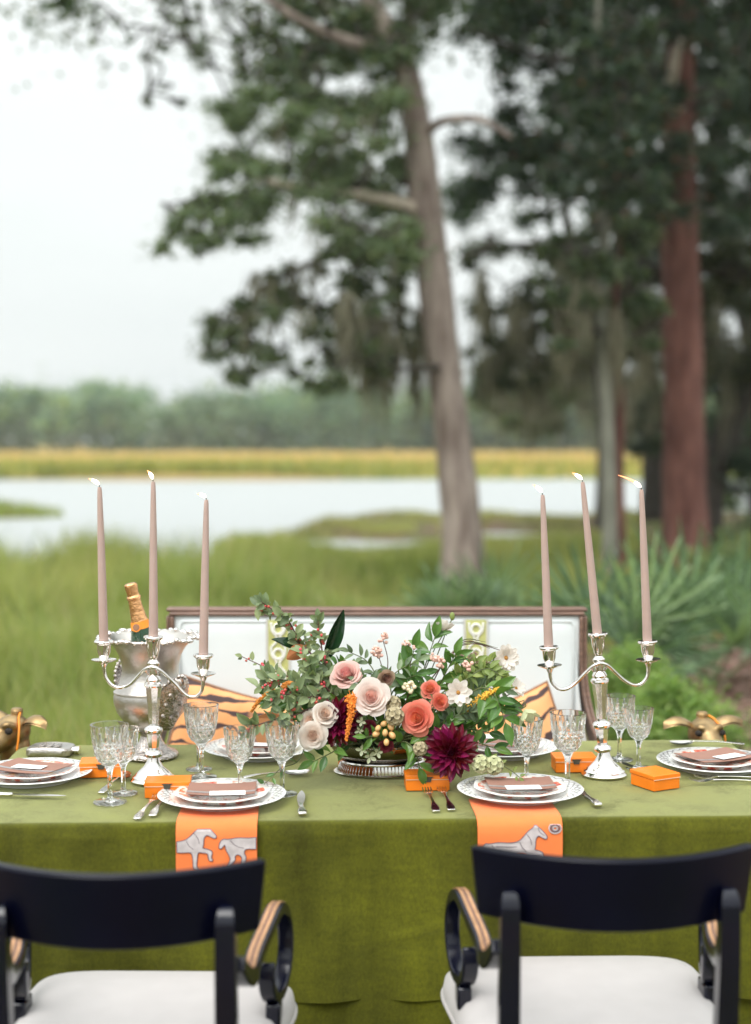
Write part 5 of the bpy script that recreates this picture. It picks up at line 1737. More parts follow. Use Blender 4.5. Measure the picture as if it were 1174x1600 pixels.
def napkin(xc, w_, drop, prints, label):
    """xc: table-local x; hangs over the near edge. prints: (kind, x, y, size, mirror) in metres from the left edge / hem"""
    r = thing('napkin', label, 'napkin', tl(xc, -HD, 0), YAW, 'orange horse napkins')
    path = [(0.16, TZ + .003), (0.06, TZ + .003), (0.02, TZ + .003), (0.004, TZ + .0015), (-0.008, TZ - .004), (-0.0145, TZ - .013), (-0.0165, TZ - .03)]
    zz_ = TZ - .03
    while zz_ > TZ - drop:
        zz_ -= 0.012; path.append((-0.0165 - 0.003 * (TZ - zz_) / drop, zz_))
    zb = path[-1][1]
    m = MB(); nU = 10
    def pos(u, y, z, off):
        xx = (u - .5) * w_
        yy = y + 0.0018 * math.sin(u * 7 + 1) * min(1, max(0, (TZ - z) * 12)) - off
        return (xx, yy, z)
    for off in (0.0, 0.0022):
        n0 = len(m.v)
        for (y, z) in path:
            for i in range(nU + 1):
                q = pos(i / nU, y, z, off if z < TZ - .005 else 0)
                m.v.append(Vector(q) + (Vector((0, 0, off)) if z >= TZ - .005 else Vector()))
        for j in range(len(path) - 1):
            for i in range(nU):
                q = (n0 + j * (nU + 1) + i, n0 + j * (nU + 1) + i + 1, n0 + (j + 1) * (nU + 1) + i + 1, n0 + (j + 1) * (nU + 1) + i)
                m.f.append(q)
    m.build('cloth', M_napkin, r, smooth=180)
    X0, X1, Y0, Y1 = 0.002, w_ - 0.002, 0.002, drop - 0.006
    def map3(x, y, lift):
        z = zb + y
        yv = np.interp(z, [p_[1] for p_ in reversed(path)], [p_[0] for p_ in reversed(path)])
        q = pos(x / w_, yv, z, 0.0022 + lift)
        return Vector(q)
    def drawpoly(P, nm='horse_print'):
        P = clip(P, X0, X1, Y0, Y1)
        if len(P) < 3: return None
        mm = MB()
        tri = tessellate_polygon([[Vector((x, y, 0)) for x, y in P]])
        mm.add([map3(x, y, .0018) for x, y in P], tri)
        o_ = mm.build(nm, M_horse, r, smooth=0)
        ln = MB()
        pts = [map3(x, y, .0018) for x, y in P]
        ln.tube(pts + [pts[0]], 0.0009, 5, cap=False).build('outline', M_printline, o_, smooth=180)
        return o_
    for kind, x, y, sz, mir in prints:
        if kind == 'horse':
            hy = sz * (mir or 1.0)
            P = smoothpoly([(a * sz + x, b2 * hy + y) for a, b2 in HORSE], 2)
            o_ = drawpoly(P)
            if o_ is not None:
                for cv in ([(0.14, .60), (0.20, .5), (.26, .44), (.33, .42)], [(.56, .66), (.60, .54), (.66, .46)], [(.66, .84), (.72, .72), (.74, .6)], [(.2, .57), (.36, .56), (.52, .56)], [(.84, .95), (.87, .86), (.93, .8)]):
                    pts = [(a * sz + x, b2 * hy + y) for a, b2 in cv]
                    if all(X0 < a < X1 and Y0 < b2 < Y1 for a, b2 in pts):
                        MB().tube([map3(a, b2, .0021) for a, b2 in [(p_.x, p_.y) for p_ in spline([(a, b2, 0) for a, b2 in pts], 4)]], 0.0006, 4).build('harness_line', M_printline, o_, smooth=180)
        else:
            for rr in (sz, sz * .68, sz * .36):
                P = clip([(x + rr * math.cos(a), y + rr * math.sin(a) * .8) for a in np.linspace(0, 2 * math.pi, 22)[:-1]], X0, X1, Y0, Y1)
                if len(P) > 2:
                    pts = [map3(a, b2, .0016) for a, b2 in P]
                    MB().tube(pts + [pts[0]], 0.0016, 5, cap=False).build('ring_print', M_horse if rr != sz * .68 else M_printline, r, smooth=180)


xl = lambda px: (MT.inverted() @ on(px, 1290)).x
napkin(xl(338), 0.169, 0.135, [('horse', -0.062, 0.046, 0.150, 0.60), ('horse', 0.092, 0.052, 0.150, 0.60), ('ring', 0.100, 0.022, 0.020, 0), ('ring', 0.008, 0.020, 0.014, 0), ('ring', 0.16, 0.012, 0.016, 0)], 'orange napkin with two grey horses hanging over the cloth at the left')
napkin(xl(817), 0.180, 0.135, [('horse', 0.010, 0.030, 0.140, 0.70), ('ring', 0.164, 0.122, 0.013, 0), ('ring', 0.162, 0.028, 0.019, 0)], 'orange napkin with one grey horse hanging over the cloth at the right')


# ------------------------------------------------------------------ brass dog statues
def dog(loc, rotz, label, s=1.0):
    r = thing('dog_statue', label, 'statue', loc, rotz, 'brass hound statues')
    r.scale = (s, s, s)
    m = MB()
    # local: facing -Y; seated hound, head centre about z 0.72
    m.tube(spline([(0, 0.16, 0.10), (0, 0.13, 0.22), (0, 0.04, 0.36), (0, -0.02, 0.46), (0, -0.02, 0.56), (0, -0.01, 0.64), (0, -0.02, 0.70)], 5), [0.10, 0.115, 0.10, 0.095, 0.062, 0.045, 0.045], 16)
    for sx in (-1, 1):
        m.ball((sx * 0.075, 0.13, 0.13), (0.06, 0.11, 0.11), 12, 8)
        m.tube(spline([(sx * .09, .10, .05), (sx * .09, -.02, .03), (sx * .09, -.07, .025)], 4), [0.04, 0.03, 0.028], 8)
        m.tube(spline([(sx * 0.055, -0.03, 0.40), (sx * 0.055, -0.05, 0.22), (sx * 0.055, -0.055, 0.06), (sx * 0.055, -0.085, 0.02)], 5), [0.05, 0.034, 0.026, 0.026], 10)
    # skull, brow, muzzle
    m.ball((0, -0.025, 0.735), (0.047, 0.058, 0.047), 16, 10)
    m.tube(spline([(0, -0.045, 0.735), (0, -0.09, 0.712), (0, -0.135, 0.685), (0, -0.165, 0.668)], 5), [0.043, 0.033, 0.024, 0.016], 12)
    for sx in (-1, 1): m.tube(spline([(sx * .012, -0.078, .757), (sx * .028, -0.072, .762), (sx * .04, -.05, .752)], 4), [0.008, 0.012, 0.008], 8)
    o_ = m.build('body', M_brass, r, smooth=180)
    rm = o_.modifiers.new('join', 'REMESH'); rm.mode = 'VOXEL'; rm.voxel_size = 0.006; rm.use_smooth_shade = True
    sm = o_.modifiers.new('smooth', 'SMOOTH'); sm.factor = 0.5; sm.iterations = 4
    MB().box((0, 0.05, -0.022), (0.30, 0.40, 0.064)).build('plinth', M_brass, r, bevel=0.008)
    M_eye = M_wick
    for sx in (-1, 1):
        MB().ball((sx * 0.0335, -0.074, 0.746), (0.0125, 0.010, 0.010), 10, 7).build('eye', M_eye, r, smooth=180)
        # folded ear, thrown out sideways
        e = MB()
        def fn(u, v):
            w_ = 0.034 * math.sin(math.pi * (0.12 + .86 * v)) ** .8 * (1 - .25 * v) + .001
            x = sx * (0.032 + 0.088 * v); z = 0.766 + 0.020 * math.sin(v * 2.7) - 0.004 * v * v
            y = -0.005 + (u - .5) * 2 * w_ - .01 * v
            return (x, y, z - 0.016 * (2 * u - 1) ** 2)
        e.grid(fn, 6, 12); n0 = len(e.v)
        for v_ in list(e.v): e.v.append(v_ + Vector((0, 0, -.006)))
        e.f += [tuple(i + n0 for i in reversed(f)) for f in list(e.f)]
        e.build('ear', M_brass, r, smooth=180)
    MB().lathe([(0.014, 0.770), (0.017, 0.774), (0.015, 0.778), (0.0165, 0.780), (0.0165, 0.788), (0.015, 0.790), (0.0155, 0.792), (0.012, 0.794), (0.0, 0.795)], 24, T(0, -0.006, 0.002)).build('screw_cap', M_brass, r)
    MB().tube(spline([(0.018, -.012, .785), (.03, -.03, .776), (.045, -.045, .752), (.052, -.055, .725), (.05, -.06, .69)], 5), 0.0032, 6).build('cord', M_label, r, smooth=180)


pz = at(1104, 1138, 4.02)
dog((pz.x - .01, 4.04, float(hgt(pz.x, 4.04)) + 0.052), R(8), 'brass hound head with cap rising behind the right table corner', 0.955)
pz = at(24, 1150, 3.84)
dog((pz.x + 0.004, 3.86, float(hgt(pz.x, 3.86)) + 0.046), R(-30), 'brass hound head at the left edge beside the flask', 0.955)
# ------------------------------------------------------------------ flower bowl
BW = on(598, 1207)
BZ = TZ + 0.0022
bowl = thing('flower_bowl', 'oval silver bowl on a pierced gallery foot holding the flowers', 'bowl', (BW.x, BW.y, BZ), YAW)
bowl.scale = (1.06, 1.06, 1.06)
SXB, SYB = 1.0, 0.68
MB().lathe([(0.106, 0.0), (0.111, 0.001), (0.112, 0.004), (0.108, 0.006), (0.104, 0.0062), (0.104, 0.003)], 64, sx=SXB, sy=SYB).build('foot_ring', M_silver, bowl)
MB().lathe([(0.0925, 0.0235), (0.0945, 0.0235), (0.0955, 0.026), (0.094, 0.029), (0.088, 0.0295), (0.060, 0.029)], 64, sx=SXB, sy=SYB).build('upper_ring', M_silver, bowl)
post = MB().tube([(0, 0, 0), (-.0095, 0, 0.0185)], 0.0011, 5).mesh('gallery_post', M_silver, 180)
for i in range(76):
    a = 2 * math.pi * i / 76
    put('gallery_post', post, bowl, T(0.1045 * math.cos(a) * SXB, 0.1045 * math.sin(a) * SYB, 0.0055) @ RZ(math.atan2(math.sin(a) * SXB, math.cos(a) * SYB)))
MB().lathe([(0.055, 0.0285), (0.090, 0.0315), (0.108, 0.043), (0.1165, 0.058), (0.118, 0.066), (0.122, 0.0685), (0.1225, 0.071), (0.119, 0.0725), (0.114, 0.069), (0.104, 0.047), (0.07, 0.036), (0.0, 0.034)], 64, sx=SXB, sy=SYB).build('basin', mat('bowl_silver', (0.42, 0.39, 0.36), rough=0.16, metal=1, var=0.2, scale=14, rvar=0.08, bump=0.04), bowl)
bd = MB().ball((0, 0, 0), 0.0016, 6, 4).mesh('bead', M_silver, 180)
for i in range(120):
    a = 2 * math.pi * i / 120
    put('bead', bd, bowl, T(0.1235 * math.cos(a) * SXB, 0.1235 * math.sin(a) * SYB, 0.0685))
def mound(u, v):
    a = 2 * math.pi * u; q = v
    return (0.112 * q * math.cos(a) * SXB, 0.112 * q * math.sin(a) * SYB, 0.064 + 0.035 * (1 - q * q) + 0.006 * noise.noise((q * 9 * math.cos(a), q * 9 * math.sin(a), 0)))
MB().grid(mound, 40, 8).build('moss_mound', M_soil, bowl, smooth=180)
FC_ = Vector((BW.x, BW.y, BZ + 0.07))          # where the stems meet

# ------------------------------------------------------------------ leaves for the flowers
def leaf_mesh(name, L_, W_, mat_, cup=0.12, bendz=0.1, tipsharp=1.0, nu=4, nv=8, wave=0.0, base=0.12):
    m = MB()
    def fn(u, v):
        s = 2 * u - 1
        w_ = W_ / 2 * (math.sin(math.pi * min(1, (v * .97 + 0.015)) ** 0.85) ** tipsharp) + 0.0006 * (1 - v)
        return (s * w_, v * L_, abs(s) * w_ * cup * 2 - bendz * L_ * v * v + wave * math.sin(v * 11 + s * 2) * abs(s))
    m.grid(fn, nu, nv)
    m.tube([(0, -L_ * base, 0.0), (0, L_ * .1, .0005), (0, L_ * .5, -bendz * L_ * .25 - .0004), (0, L_ * .97, -bendz * L_ * .94)], [W_ * .035, W_ * .03, W_ * .02, W_ * .005], 5)
    return m.mesh(name, mat_, 180)


M_cot = leafmat('cotoneaster_leaf', (0.235, 0.30, 0.155), rough=0.5, trans=0.22, rnd=0.35)
M_bigleaf = leafmat('glossy_leaf', (0.095, 0.20, 0.04), rough=0.28, trans=0.2, rnd=0.35)
M_sage = leafmat('sage_leaf', (0.17, 0.235, 0.13), rough=0.55, trans=0.25, rnd=0.3)
M_magn = mat('magnolia_top', (0.012, 0.038, 0.014), rough=0.18, var=0.2, scale=20, coat=0.3)
M_magnback = mat('magnolia_back', (0.30, 0.105, 0.03), rough=0.8, var=0.2, scale=30)
M_lime = leafmat('lime_leaf', (0.24, 0.31, 0.09), rough=0.5, trans=0.3, rnd=0.25)
M_stem = mat('stem_green', (0.10, 0.12, 0.04), rough=0.6)
M_wood = mat('stem_brown', (0.10, 0.05, 0.035), rough=0.7, var=0.3)
M_berry = mat('berry_red', (0.56, 0.075, 0.065), rough=0.3, var=0.25, scale=120, rnd=0.25)
M_snow = mat('berry_blush', (0.74, 0.46, 0.38), rough=0.45, var=0.15, scale=120, rnd=0.15)
M_cream_b = mat('berry_cream', (0.72, 0.62, 0.42), rough=0.45, var=0.15, scale=120, rnd=0.15)
M_kum = mat('kumquat', (0.72, 0.33, 0.06), rough=0.35, var=0.2, scale=70, bump=0.08, bscale=500, col2=(0.80, 0.52, 0.25))

COT = [leaf_mesh('leaf', 0.026, 0.0150, M_cot, .25, .08, .75), leaf_mesh('leaf', 0.021, 0.0135, M_cot, .15, .14, .75), leaf_mesh('leaf', 0.029, 0.0165, M_cot, .35, .02, .8)]
BIG = [leaf_mesh('leaf', 0.070, 0.030, M_bigleaf, .3, .10, .95, wave=.0015), leaf_mesh('leaf', 0.062, 0.026, M_bigleaf, .45, .2, .95, wave=.001), leaf_mesh('leaf', 0.055, 0.026, M_bigleaf, .2, .05, .9)]
SAGE = [leaf_mesh('leaf', 0.045, 0.018, M_sage, .3, .15, .9), leaf_mesh('leaf', 0.040, 0.016, M_sage, .2, .25, .9)]
LIME = [leaf_mesh('leaf', 0.034, 0.017, M_lime, .3, .15, .9), leaf_mesh('leaf', 0.028, 0.015, M_lime, .2, .25, .9)]
BERRY = {}
for nm, mm, rr in (('red', M_berry, .0036), ('snow', M_snow, .0042), ('cream', M_cream_b, .0046)):
    BERRY[nm] = MB().ball((0, 0, 0), rr, 10, 7).ball((0, 0, rr * .95), rr * .25, 5, 4).mesh('berry', mm, 180)

rs = random.Random(5)


def rv(k=1.0): return Vector((rs.uniform(-k, k), rs.uniform(-k, k), rs.uniform(-k, k)))


def sprig(name, label, pts, leaves, nleaf, lsc=1.0, stem_r=(0.0026, 0.0012), stem_mat=None, berries=None, nb=0, start=0.2, spread=0.9, cat='branch', group=None, up=0.5, clus=2, side=0.0, tw=0.0):
    """stem through world points with leaves along it, each leaf its own part"""
    P = spline(pts, 8)
    root = thing(name, label, cat, P[0], 0, group)
    o0 = P[0]
    MB().tube([p - o0 for p in P], list(stem_r), 6).build('stem', stem_mat or M_stem, root, smooth=180)
    n = len(P)
    sgn = 1
    ntw = int(nleaf * tw / 4) if tw else 0
    nleaf -= ntw * 4
    for i in range(ntw):
        t = start + (1 - start) * (i + rs.random()) / ntw * .94
        k_ = min(n - 2, int(t * (n - 1)))
        tan = (P[k_ + 1] - P[k_]).normalized()
        d = (tan * rs.uniform(-.1, .7) + rv(1.0) + Vector((0, -.25, .05))).normalized()
        Lt = rs.uniform(.016, .036) * (1.15 - .5 * t)
        q0 = P[k_] - o0
        tp_ = spline([q0, q0 + d * Lt * .6 + rv(.003), q0 + d * Lt + Vector((0, 0, -.002))], 3)
        MB().tube(tp_, [.0011, .0006], 4).build('twig', stem_mat or M_stem, root, smooth=180)
        for j in range(4):
            q = tp_[[2, 3, 5, 6][j]]
            dd = (d * rs.uniform(.2, 1) + rv(.95)).normalized()
            put('leaf', leaves[rs.randrange(len(leaves))], root, T(q + dd * .002) @ frame(dd, Vector((0, -.7, .55)) + rv(.7)) @ S(lsc * rs.uniform(.6, 1.25)))
        if berries and rs.random() < .35:
            for j in range(rs.randint(1, clus)): put('berry', BERRY[berries], root, T(tp_[-1] + rv(.005)) @ S(rs.uniform(.8, 1.15)))
    for i in range(nleaf):
        t = start + (1 - start) * (i + rs.uniform(0, .8)) / nleaf
        k_ = min(n - 2, int(t * (n - 1)))
        p = P[k_].lerp(P[k_ + 1], rs.random())
        tan = (P[k_ + 1] - P[k_]).normalized()
        sd = tan.cross(Vector((0, -1, 0.25)) + rv(.6)).normalized() * sgn
        sgn = -sgn
        d = (tan * rs.uniform(.15, .8) + sd * spread * rs.uniform(.6, 1.1) + Vector((0, -.15, .12 * up)) + rv(.25)).normalized()
        nrm = Vector((0, -.75, up)) + rv(.55)
        s_ = lsc * rs.uniform(.75, 1.2) * (1 - .25 * t)
        off = d * rs.uniform(.002, .010) * side if side else Vector()
        put('leaf', leaves[rs.randrange(len(leaves))], root, T(p - o0 + off + d * .003) @ frame(d, nrm) @ S(s_))
    if nleaf:
        tan = (P[-1] - P[-3]).normalized()
        put('leaf', leaves[0], root, T(P[-1] - o0) @ frame(tan + rv(.15), Vector((0, -.8, .5))) @ S(lsc * .8))
    for i in range(nb):
        t = start + (1 - start) * rs.random()
        k_ = min(n - 1, int(t * (n - 1)))
        q = P[k_] - o0 + Vector((rs.uniform(-1, 1), rs.uniform(-1.3, .2), rs.uniform(-.8, .8))) * .010
        for j in range(rs.randint(1, clus)):
            put('berry', BERRY[berries], root, T(q + rv(.0055)) @ Matrix.Rotation(rs.uniform(0, 6), 4, rv().normalized()) @ S(rs.uniform(.8, 1.1)))
    return root


def A(px, py, d): return at(px, py, d)


def fromC(*pts, frac=0.15):
    c = FC_ + Vector(((pts[0].x - FC_.x) * frac, (pts[0].y - FC_.y) * frac, 0.01))
    return [c] + list(pts)


GB_ = 'berry branches in the flower arrangement'
sprig('berry_branch', 'tallest red berried branch arching up left above the settee back', fromC(A(530, 1085, 3.47), A(490, 1045, 3.49), A(468, 1005, 3.5), A(452, 972, 3.5), A(425, 952, 3.49), A(408, 940, 3.48)), COT, 60, 1.12, (.0032, .0012), M_wood, 'red', 11, .42, group=GB_, tw=.62)
sprig('berry_branch', 'red berried branch standing upright left of the dark magnolia leaf', fromC(A(525, 1080, 3.45), A(508, 1035, 3.46), A(500, 995, 3.47), A(497, 965, 3.47)), COT, 44, 1.1, (.003, .0011), M_wood, 'red', 6, .35, group=GB_, tw=.62)
sprig('berry_branch', 'thin berried twig reaching out left across the white settee', fromC(A(500, 1085, 3.45), A(460, 1062, 3.46), A(420, 1045, 3.47), A(378, 1026, 3.46)), COT, 24, .85, (.0026, .001), M_wood, 'red', 4, .3, group=GB_, tw=.62)
sprig('berry_branch', 'drooping leafy twig hanging over the wine glasses at the left', fromC(A(500, 1110, 3.38), A(460, 1118, 3.34), A(425, 1126, 3.32), A(395, 1136, 3.31), A(385, 1145, 3.31)), COT, 38, 1.15, (.0026, .001), M_wood, 'red', 5, .3, group=GB_, tw=.62)
sprig('berry_branch', 'dense berried branch filling the left of the bouquet', fromC(A(510, 1090, 3.42), A(470, 1070, 3.41), A(435, 1062, 3.41), A(410, 1075, 3.41)), COT, 64, 1.18, (.003, .001), M_wood, 'red', 8, .2, group=GB_, tw=.62)
sprig('berry_branch', 'short berried branch beside the blush rose', fromC(A(520, 1085, 3.40), A(495, 1060, 3.40), A(480, 1035, 3.41), A(470, 1020, 3.42)), COT, 54, 1.18, (.003, .001), M_wood, 'red', 9, .15, group=GB_, tw=.62)
sprig('berry_branch', 'low berried branch above the three cream roses', fromC(A(510, 1095, 3.37), A(480, 1090, 3.35), A(450, 1085, 3.35), A(425, 1090, 3.36)), COT, 50, 1.18, (.003, .001), M_wood, 'red', 9, .2, group=GB_, tw=.62)
sprig('leafy_sprig', 'trailing leafy twig touching the cloth between two glasses', [A(480, 1160, 3.36), A(465, 1190, 3.30), A(440, 1200, 3.285), A(425, 1215, 3.27), A(405, 1232, 3.26)], BIG[2:], 5, .45, (.0016, .0008), M_stem, None, 0, .25, cat='sprig')

GS = 'green sprigs in the flower arrangement'
for lab, pts, lv, nl, ls in (
    ('deep green leaves low at the left behind the cream roses', (A(500, 1120, 3.40), A(455, 1105, 3.42), A(420, 1100, 3.43)), BIG, 12, .62),
    ('green leaves under the lowest cream rose', (A(540, 1165, 3.36), A(515, 1178, 3.32), A(490, 1190, 3.31)), BIG, 9, .75),
    ('upright glossy leaves left of centre top', (A(620, 1080, 3.47), A(640, 1040, 3.48), A(648, 1012, 3.48)), BIG, 9, .85),
    ('upright pointed leaves at centre top', (A(650, 1080, 3.47), A(668, 1030, 3.49), A(680, 995, 3.49)), BIG, 9, .95),
    ('grey green leaves crossing above the beige rose', (A(600, 1080, 3.43), A(620, 1050, 3.42), A(655, 1032, 3.42)), SAGE, 10, .95),
    ('sage leaves arching beside the blush berries', (A(590, 1070, 3.46), A(575, 1035, 3.47), A(545, 1018, 3.46)), SAGE, 11, .8),
    ('grey green leaves between the blush rose and the big white rose', (A(590, 1090, 3.40), A(575, 1065, 3.37), A(560, 1070, 3.35)), SAGE, 7, .9),
    ('glossy leaves hanging in a tuft at the right', (A(740, 1080, 3.38), A(770, 1085, 3.34), A(780, 1100, 3.32), A(790, 1130, 3.31)), BIG, 15, .98),
    ('dark leaves right of the coral rose', (A(690, 1110, 3.38), A(720, 1105, 3.36), A(745, 1110, 3.36)), SAGE, 11, 1.0),
    ('glossy leaves curling below the coral rose', (A(620, 1160, 3.35), A(635, 1160, 3.31), A(650, 1175, 3.29), A(655, 1200, 3.29)), BIG, 8, .85),
    ('small glossy leaves round the kumquats', (A(600, 1160, 3.34), A(590, 1152, 3.31), A(572, 1152, 3.30)), BIG, 7, .55),
    ('lime leaves in the upper right of the bouquet', (A(700, 1080, 3.46), A(740, 1050, 3.47), A(775, 1030, 3.46)), LIME, 30, 1.0),
    ('pale vine leaves above the hanging tuft', (A(720, 1080, 3.43), A(755, 1058, 3.42), A(785, 1060, 3.40)), LIME, 28, 1.0),
    ('lime vine tendril leaves below the white bloom at the right', (A(720, 1070, 3.40), A(760, 1045, 3.40), A(790, 1062, 3.38)), LIME, 22, .9),
    ('lime leaves bulging at the right behind the papery bloom', (A(710, 1085, 3.48), A(750, 1060, 3.50), A(780, 1045, 3.49)), LIME, 34, 1.15),
    ('lime leaves crowding under the dried umbel', (A(700, 1080, 3.45), A(725, 1050, 3.44), A(745, 1035, 3.43)), LIME, 30, 1.1),
    ('sage leaves at the right above the golden plume', (A(720, 1090, 3.42), A(755, 1075, 3.40), A(790, 1080, 3.38)), SAGE, 18, .9),
    ('broad leaves behind the white eyed bloom', (A(680, 1080, 3.46), A(700, 1045, 3.45), A(712, 1022, 3.45)), BIG, 11, .8),
    ('dark leaves at the right foot of the bouquet', (A(700, 1150, 3.40), A(745, 1160, 3.36), A(775, 1170, 3.34)), BIG, 8, .75),
    ('deep leaves filling the middle behind the big white rose', (A(580, 1120, 3.45), A(560, 1095, 3.43), A(540, 1085, 3.42)), BIG, 12, .8),
    ('deep leaves filling the middle behind the coral rose', (A(640, 1120, 3.45), A(660, 1095, 3.43), A(640, 1075, 3.42)), BIG, 14, .8),
    ('deep leaves filling low between bowl and dahlia', (A(640, 1150, 3.42), A(690, 1140, 3.40), A(720, 1130, 3.40)), BIG, 12, .75),
    ('deep leaves low between bowl and left dahlia', (A(560, 1150, 3.42), A(540, 1150, 3.39), A(520, 1140, 3.40)), BIG, 10, .7),
    ('broad green leaves tucked behind the pair of small coral roses', (A(670, 1120, 3.42), A(700, 1110, 3.40), A(715, 1108, 3.40)), BIG, 16, .8),
    ('broad green leaves between the coral rose and the big dahlia', (A(660, 1150, 3.38), A(680, 1140, 3.35), A(700, 1132, 3.34)), BIG, 12, .75),
    ('dark leaves right of the big dahlia above the hop pods', (A(700, 1150, 3.42), A(735, 1140, 3.40), A(765, 1145, 3.38)), BIG, 14, .85),
    ('dark leaves behind the hanging tuft at the right', (A(710, 1110, 3.46), A(745, 1105, 3.46), A(780, 1110, 3.45)), BIG, 16, .85),
    ('green leaves between the white eyed bloom and the dahlia', (A(690, 1130, 3.38), A(715, 1118, 3.35), A(735, 1112, 3.34)), SAGE, 14, 1.0),
    ('deep leaves behind the orange tassel', (A(560, 1110, 3.42), A(545, 1100, 3.40), A(530, 1098, 3.40)), BIG, 14, .75),
    ('deep leaves above the left dahlia', (A(530, 1100, 3.44), A(505, 1090, 3.42), A(485, 1085, 3.42)), BIG, 14, .75),
    ('deep leaves at the left under the dense berry branch', (A(490, 1120, 3.42), A(450, 1095, 3.42), A(425, 1085, 3.42)), BIG, 16, .7),
    ('deep leaves beneath the cream roses', (A(520, 1150, 3.40), A(490, 1140, 3.38), A(465, 1135, 3.38)), BIG, 12, .7),
    ('leaves filling between the beige rose and the pointed leaves', (A(610, 1090, 3.44), A(630, 1065, 3.43), A(650, 1055, 3.43)), BIG, 14, .75),
    ('dark leaves packed behind the kumquats above the bowl', (A(600, 1160, 3.44), A(590, 1130, 3.43), A(575, 1115, 3.43)), BIG, 20, .8),
    ('dark leaves packed behind the seed pods in the middle', (A(620, 1160, 3.45), A(625, 1125, 3.44), A(635, 1105, 3.44)), BIG, 20, .8),
    ('dark leaves packed at the right behind the wine red dahlia', (A(660, 1160, 3.45), A(700, 1135, 3.45), A(750, 1120, 3.45)), BIG, 22, .85),
    ('dark leaves packed at the left behind the cream roses', (A(560, 1155, 3.45), A(520, 1130, 3.46), A(470, 1110, 3.46)), BIG, 22, .8),
    ('deep leaves under the tall magnolia leaf', (A(560, 1120, 3.48), A(525, 1075, 3.49), A(505, 1050, 3.49)), BIG, 18, .75),
    ('leafy stem at the back of the bouquet left of centre', (A(560, 1080, 3.52), A(540, 1050, 3.54), A(520, 1040, 3.54)), BIG, 12, .8),
    ('leafy stem at the back of the bouquet right of centre', (A(660, 1090, 3.54), A(720, 1070, 3.56), A(750, 1060, 3.56)), BIG, 14, .8),
    ('green sprig falling right over the cloth by the hop pods', (A(740, 1180, 3.35), A(775, 1190, 3.31), A(800, 1205, 3.29), A(812, 1215, 3.28)), LIME, 8, .6),
):
    sprig('leafy_sprig', lab, fromC(*pts, frac=.3), lv, nl, ls, (.0022, .001), M_stem, None, 0, .3, cat='sprig', group=GS, up=.6)

for lab, pts, bk, nb_, st_ in (
    ('tallest blush berry stem at centre top', (A(605, 1060, 3.46), A(606, 1030, 3.46), A(600, 1005, 3.46), A(596, 990, 3.46)), 'snow', 9, .90),
    ('blush berry stem leaning left of the tallest one', (A(600, 1065, 3.44), A(595, 1035, 3.44), A(584, 1012, 3.44)), 'snow', 11, .86),
    ('small blush berry stem beside the pointed leaves', (A(640, 1060, 3.48), A(640, 1025, 3.48), A(638, 1003, 3.48)), 'snow', 5, .92),
    ('cream berry cluster above the beige pods', (A(635, 1095, 3.38), A(640, 1080, 3.36), A(638, 1068, 3.35)), 'cream', 12, .85),
    ('cream pink berry cluster left of the broad leaves', (A(680, 1060, 3.44), A(688, 1040, 3.42), A(680, 1025, 3.42)), 'snow', 16, .75),
    ('blush berries at the far right among lime leaves', (A(740, 1060, 3.44), A(735, 1045, 3.41), A(725, 1040, 3.41)), 'snow', 8, .8)):
    sprig('berry_sprig', lab, fromC(*pts, frac=.4), COT, 0, 1, (.0016, .0009), M_wood, bk, nb_, st_, cat='berries', group='blush and cream berries', clus=3)


# magnolia leaves
def single_leaf(name, label, p0, p1, W_, mt, nrm, curl=.2, cup=.6, cat='leaf', back=None):
    d = p1 - p0
    root = thing(name, label, cat, p0, 0, 'magnolia leaves in the flower arrangement')
    L_ = d.length
    me = leaf_mesh('blade', L_, W_, mt, cup, curl, .8, 6, 12, .001)
    put('blade', me, root, frame(d, nrm))
    if back is not None:
        put('underside', leaf_mesh('underside', L_, W_, back, cup, curl, .8, 6, 12, .001), root, frame(d, nrm) @ T(0, 0, -.0012))
    MB().tube(spline([(0, 0, 0), (FC_ - p0) * .5 + Vector((0, .03, 0)), (FC_ - p0) * .93], 4), .0022, 5).build('stem', M_wood, root, smooth=180)


single_leaf('magnolia_leaf', 'tall dark magnolia leaf rolled upright at the left of the bouquet', A(508, 1030, 3.5), A(536, 952, 3.5), .036, M_magn, Vector((.35, -.9, .2)), -.04, .55, back=M_magnback)
single_leaf('magnolia_leaf', 'dark glossy magnolia leaf pointing left over the trim band', A(472, 1018, 3.5), A(427, 996, 3.48), .032, M_magn, Vector((.1, -.6, .8)), .1, .3, back=M_magnback)
single_leaf('magnolia_leaf', 'magnolia leaf showing its rusty round back, left of the berry branch', A(476, 1010, 3.47), A(448, 1030, 3.47), .036, M_magnback, Vector((.1, -1, .3)), .0, -.2)
single_leaf('magnolia_leaf', 'dark magnolia leaf behind the blush rose', A(545, 1090, 3.48), A(520, 1060, 3.46), .035, M_magn, Vector((0, -.8, .5)), .1, .3)


# ------------------------------------------------------------------ blooms
def petal_mesh(name, mat_, H, r0, r1, span, curl, nu=8, nv=8, notch=0.0, th0=0.0):
    m = MB()
    def fn(u, v):
        s = 2 * u - 1
        vv = v * (1 - 0.30 * abs(s) ** 3.2)
        a = s * span / 2 * (0.55 + 0.45 * math.sin(math.pi * .5 * min(1, v * 1.4)))
        rr = r0 + (r1 - r0) * math.sin(vv * math.pi / 2 * .94) + curl * max(0, vv - .62) ** 2 * 3.2
        z = H * (vv ** .92) - curl * max(0, vv - .70) ** 2 * 2.6
        rr += 0.022 * math.sin(s * 4.3 + 2 + span) * v * v
        z += 0.018 * math.sin(s * 6 + 5 * span) * v * v
        return (rr * math.sin(a), rr * math.cos(a), z)
    m.grid(fn, nu, nv)
    return m.mesh(name, mat_, 180)


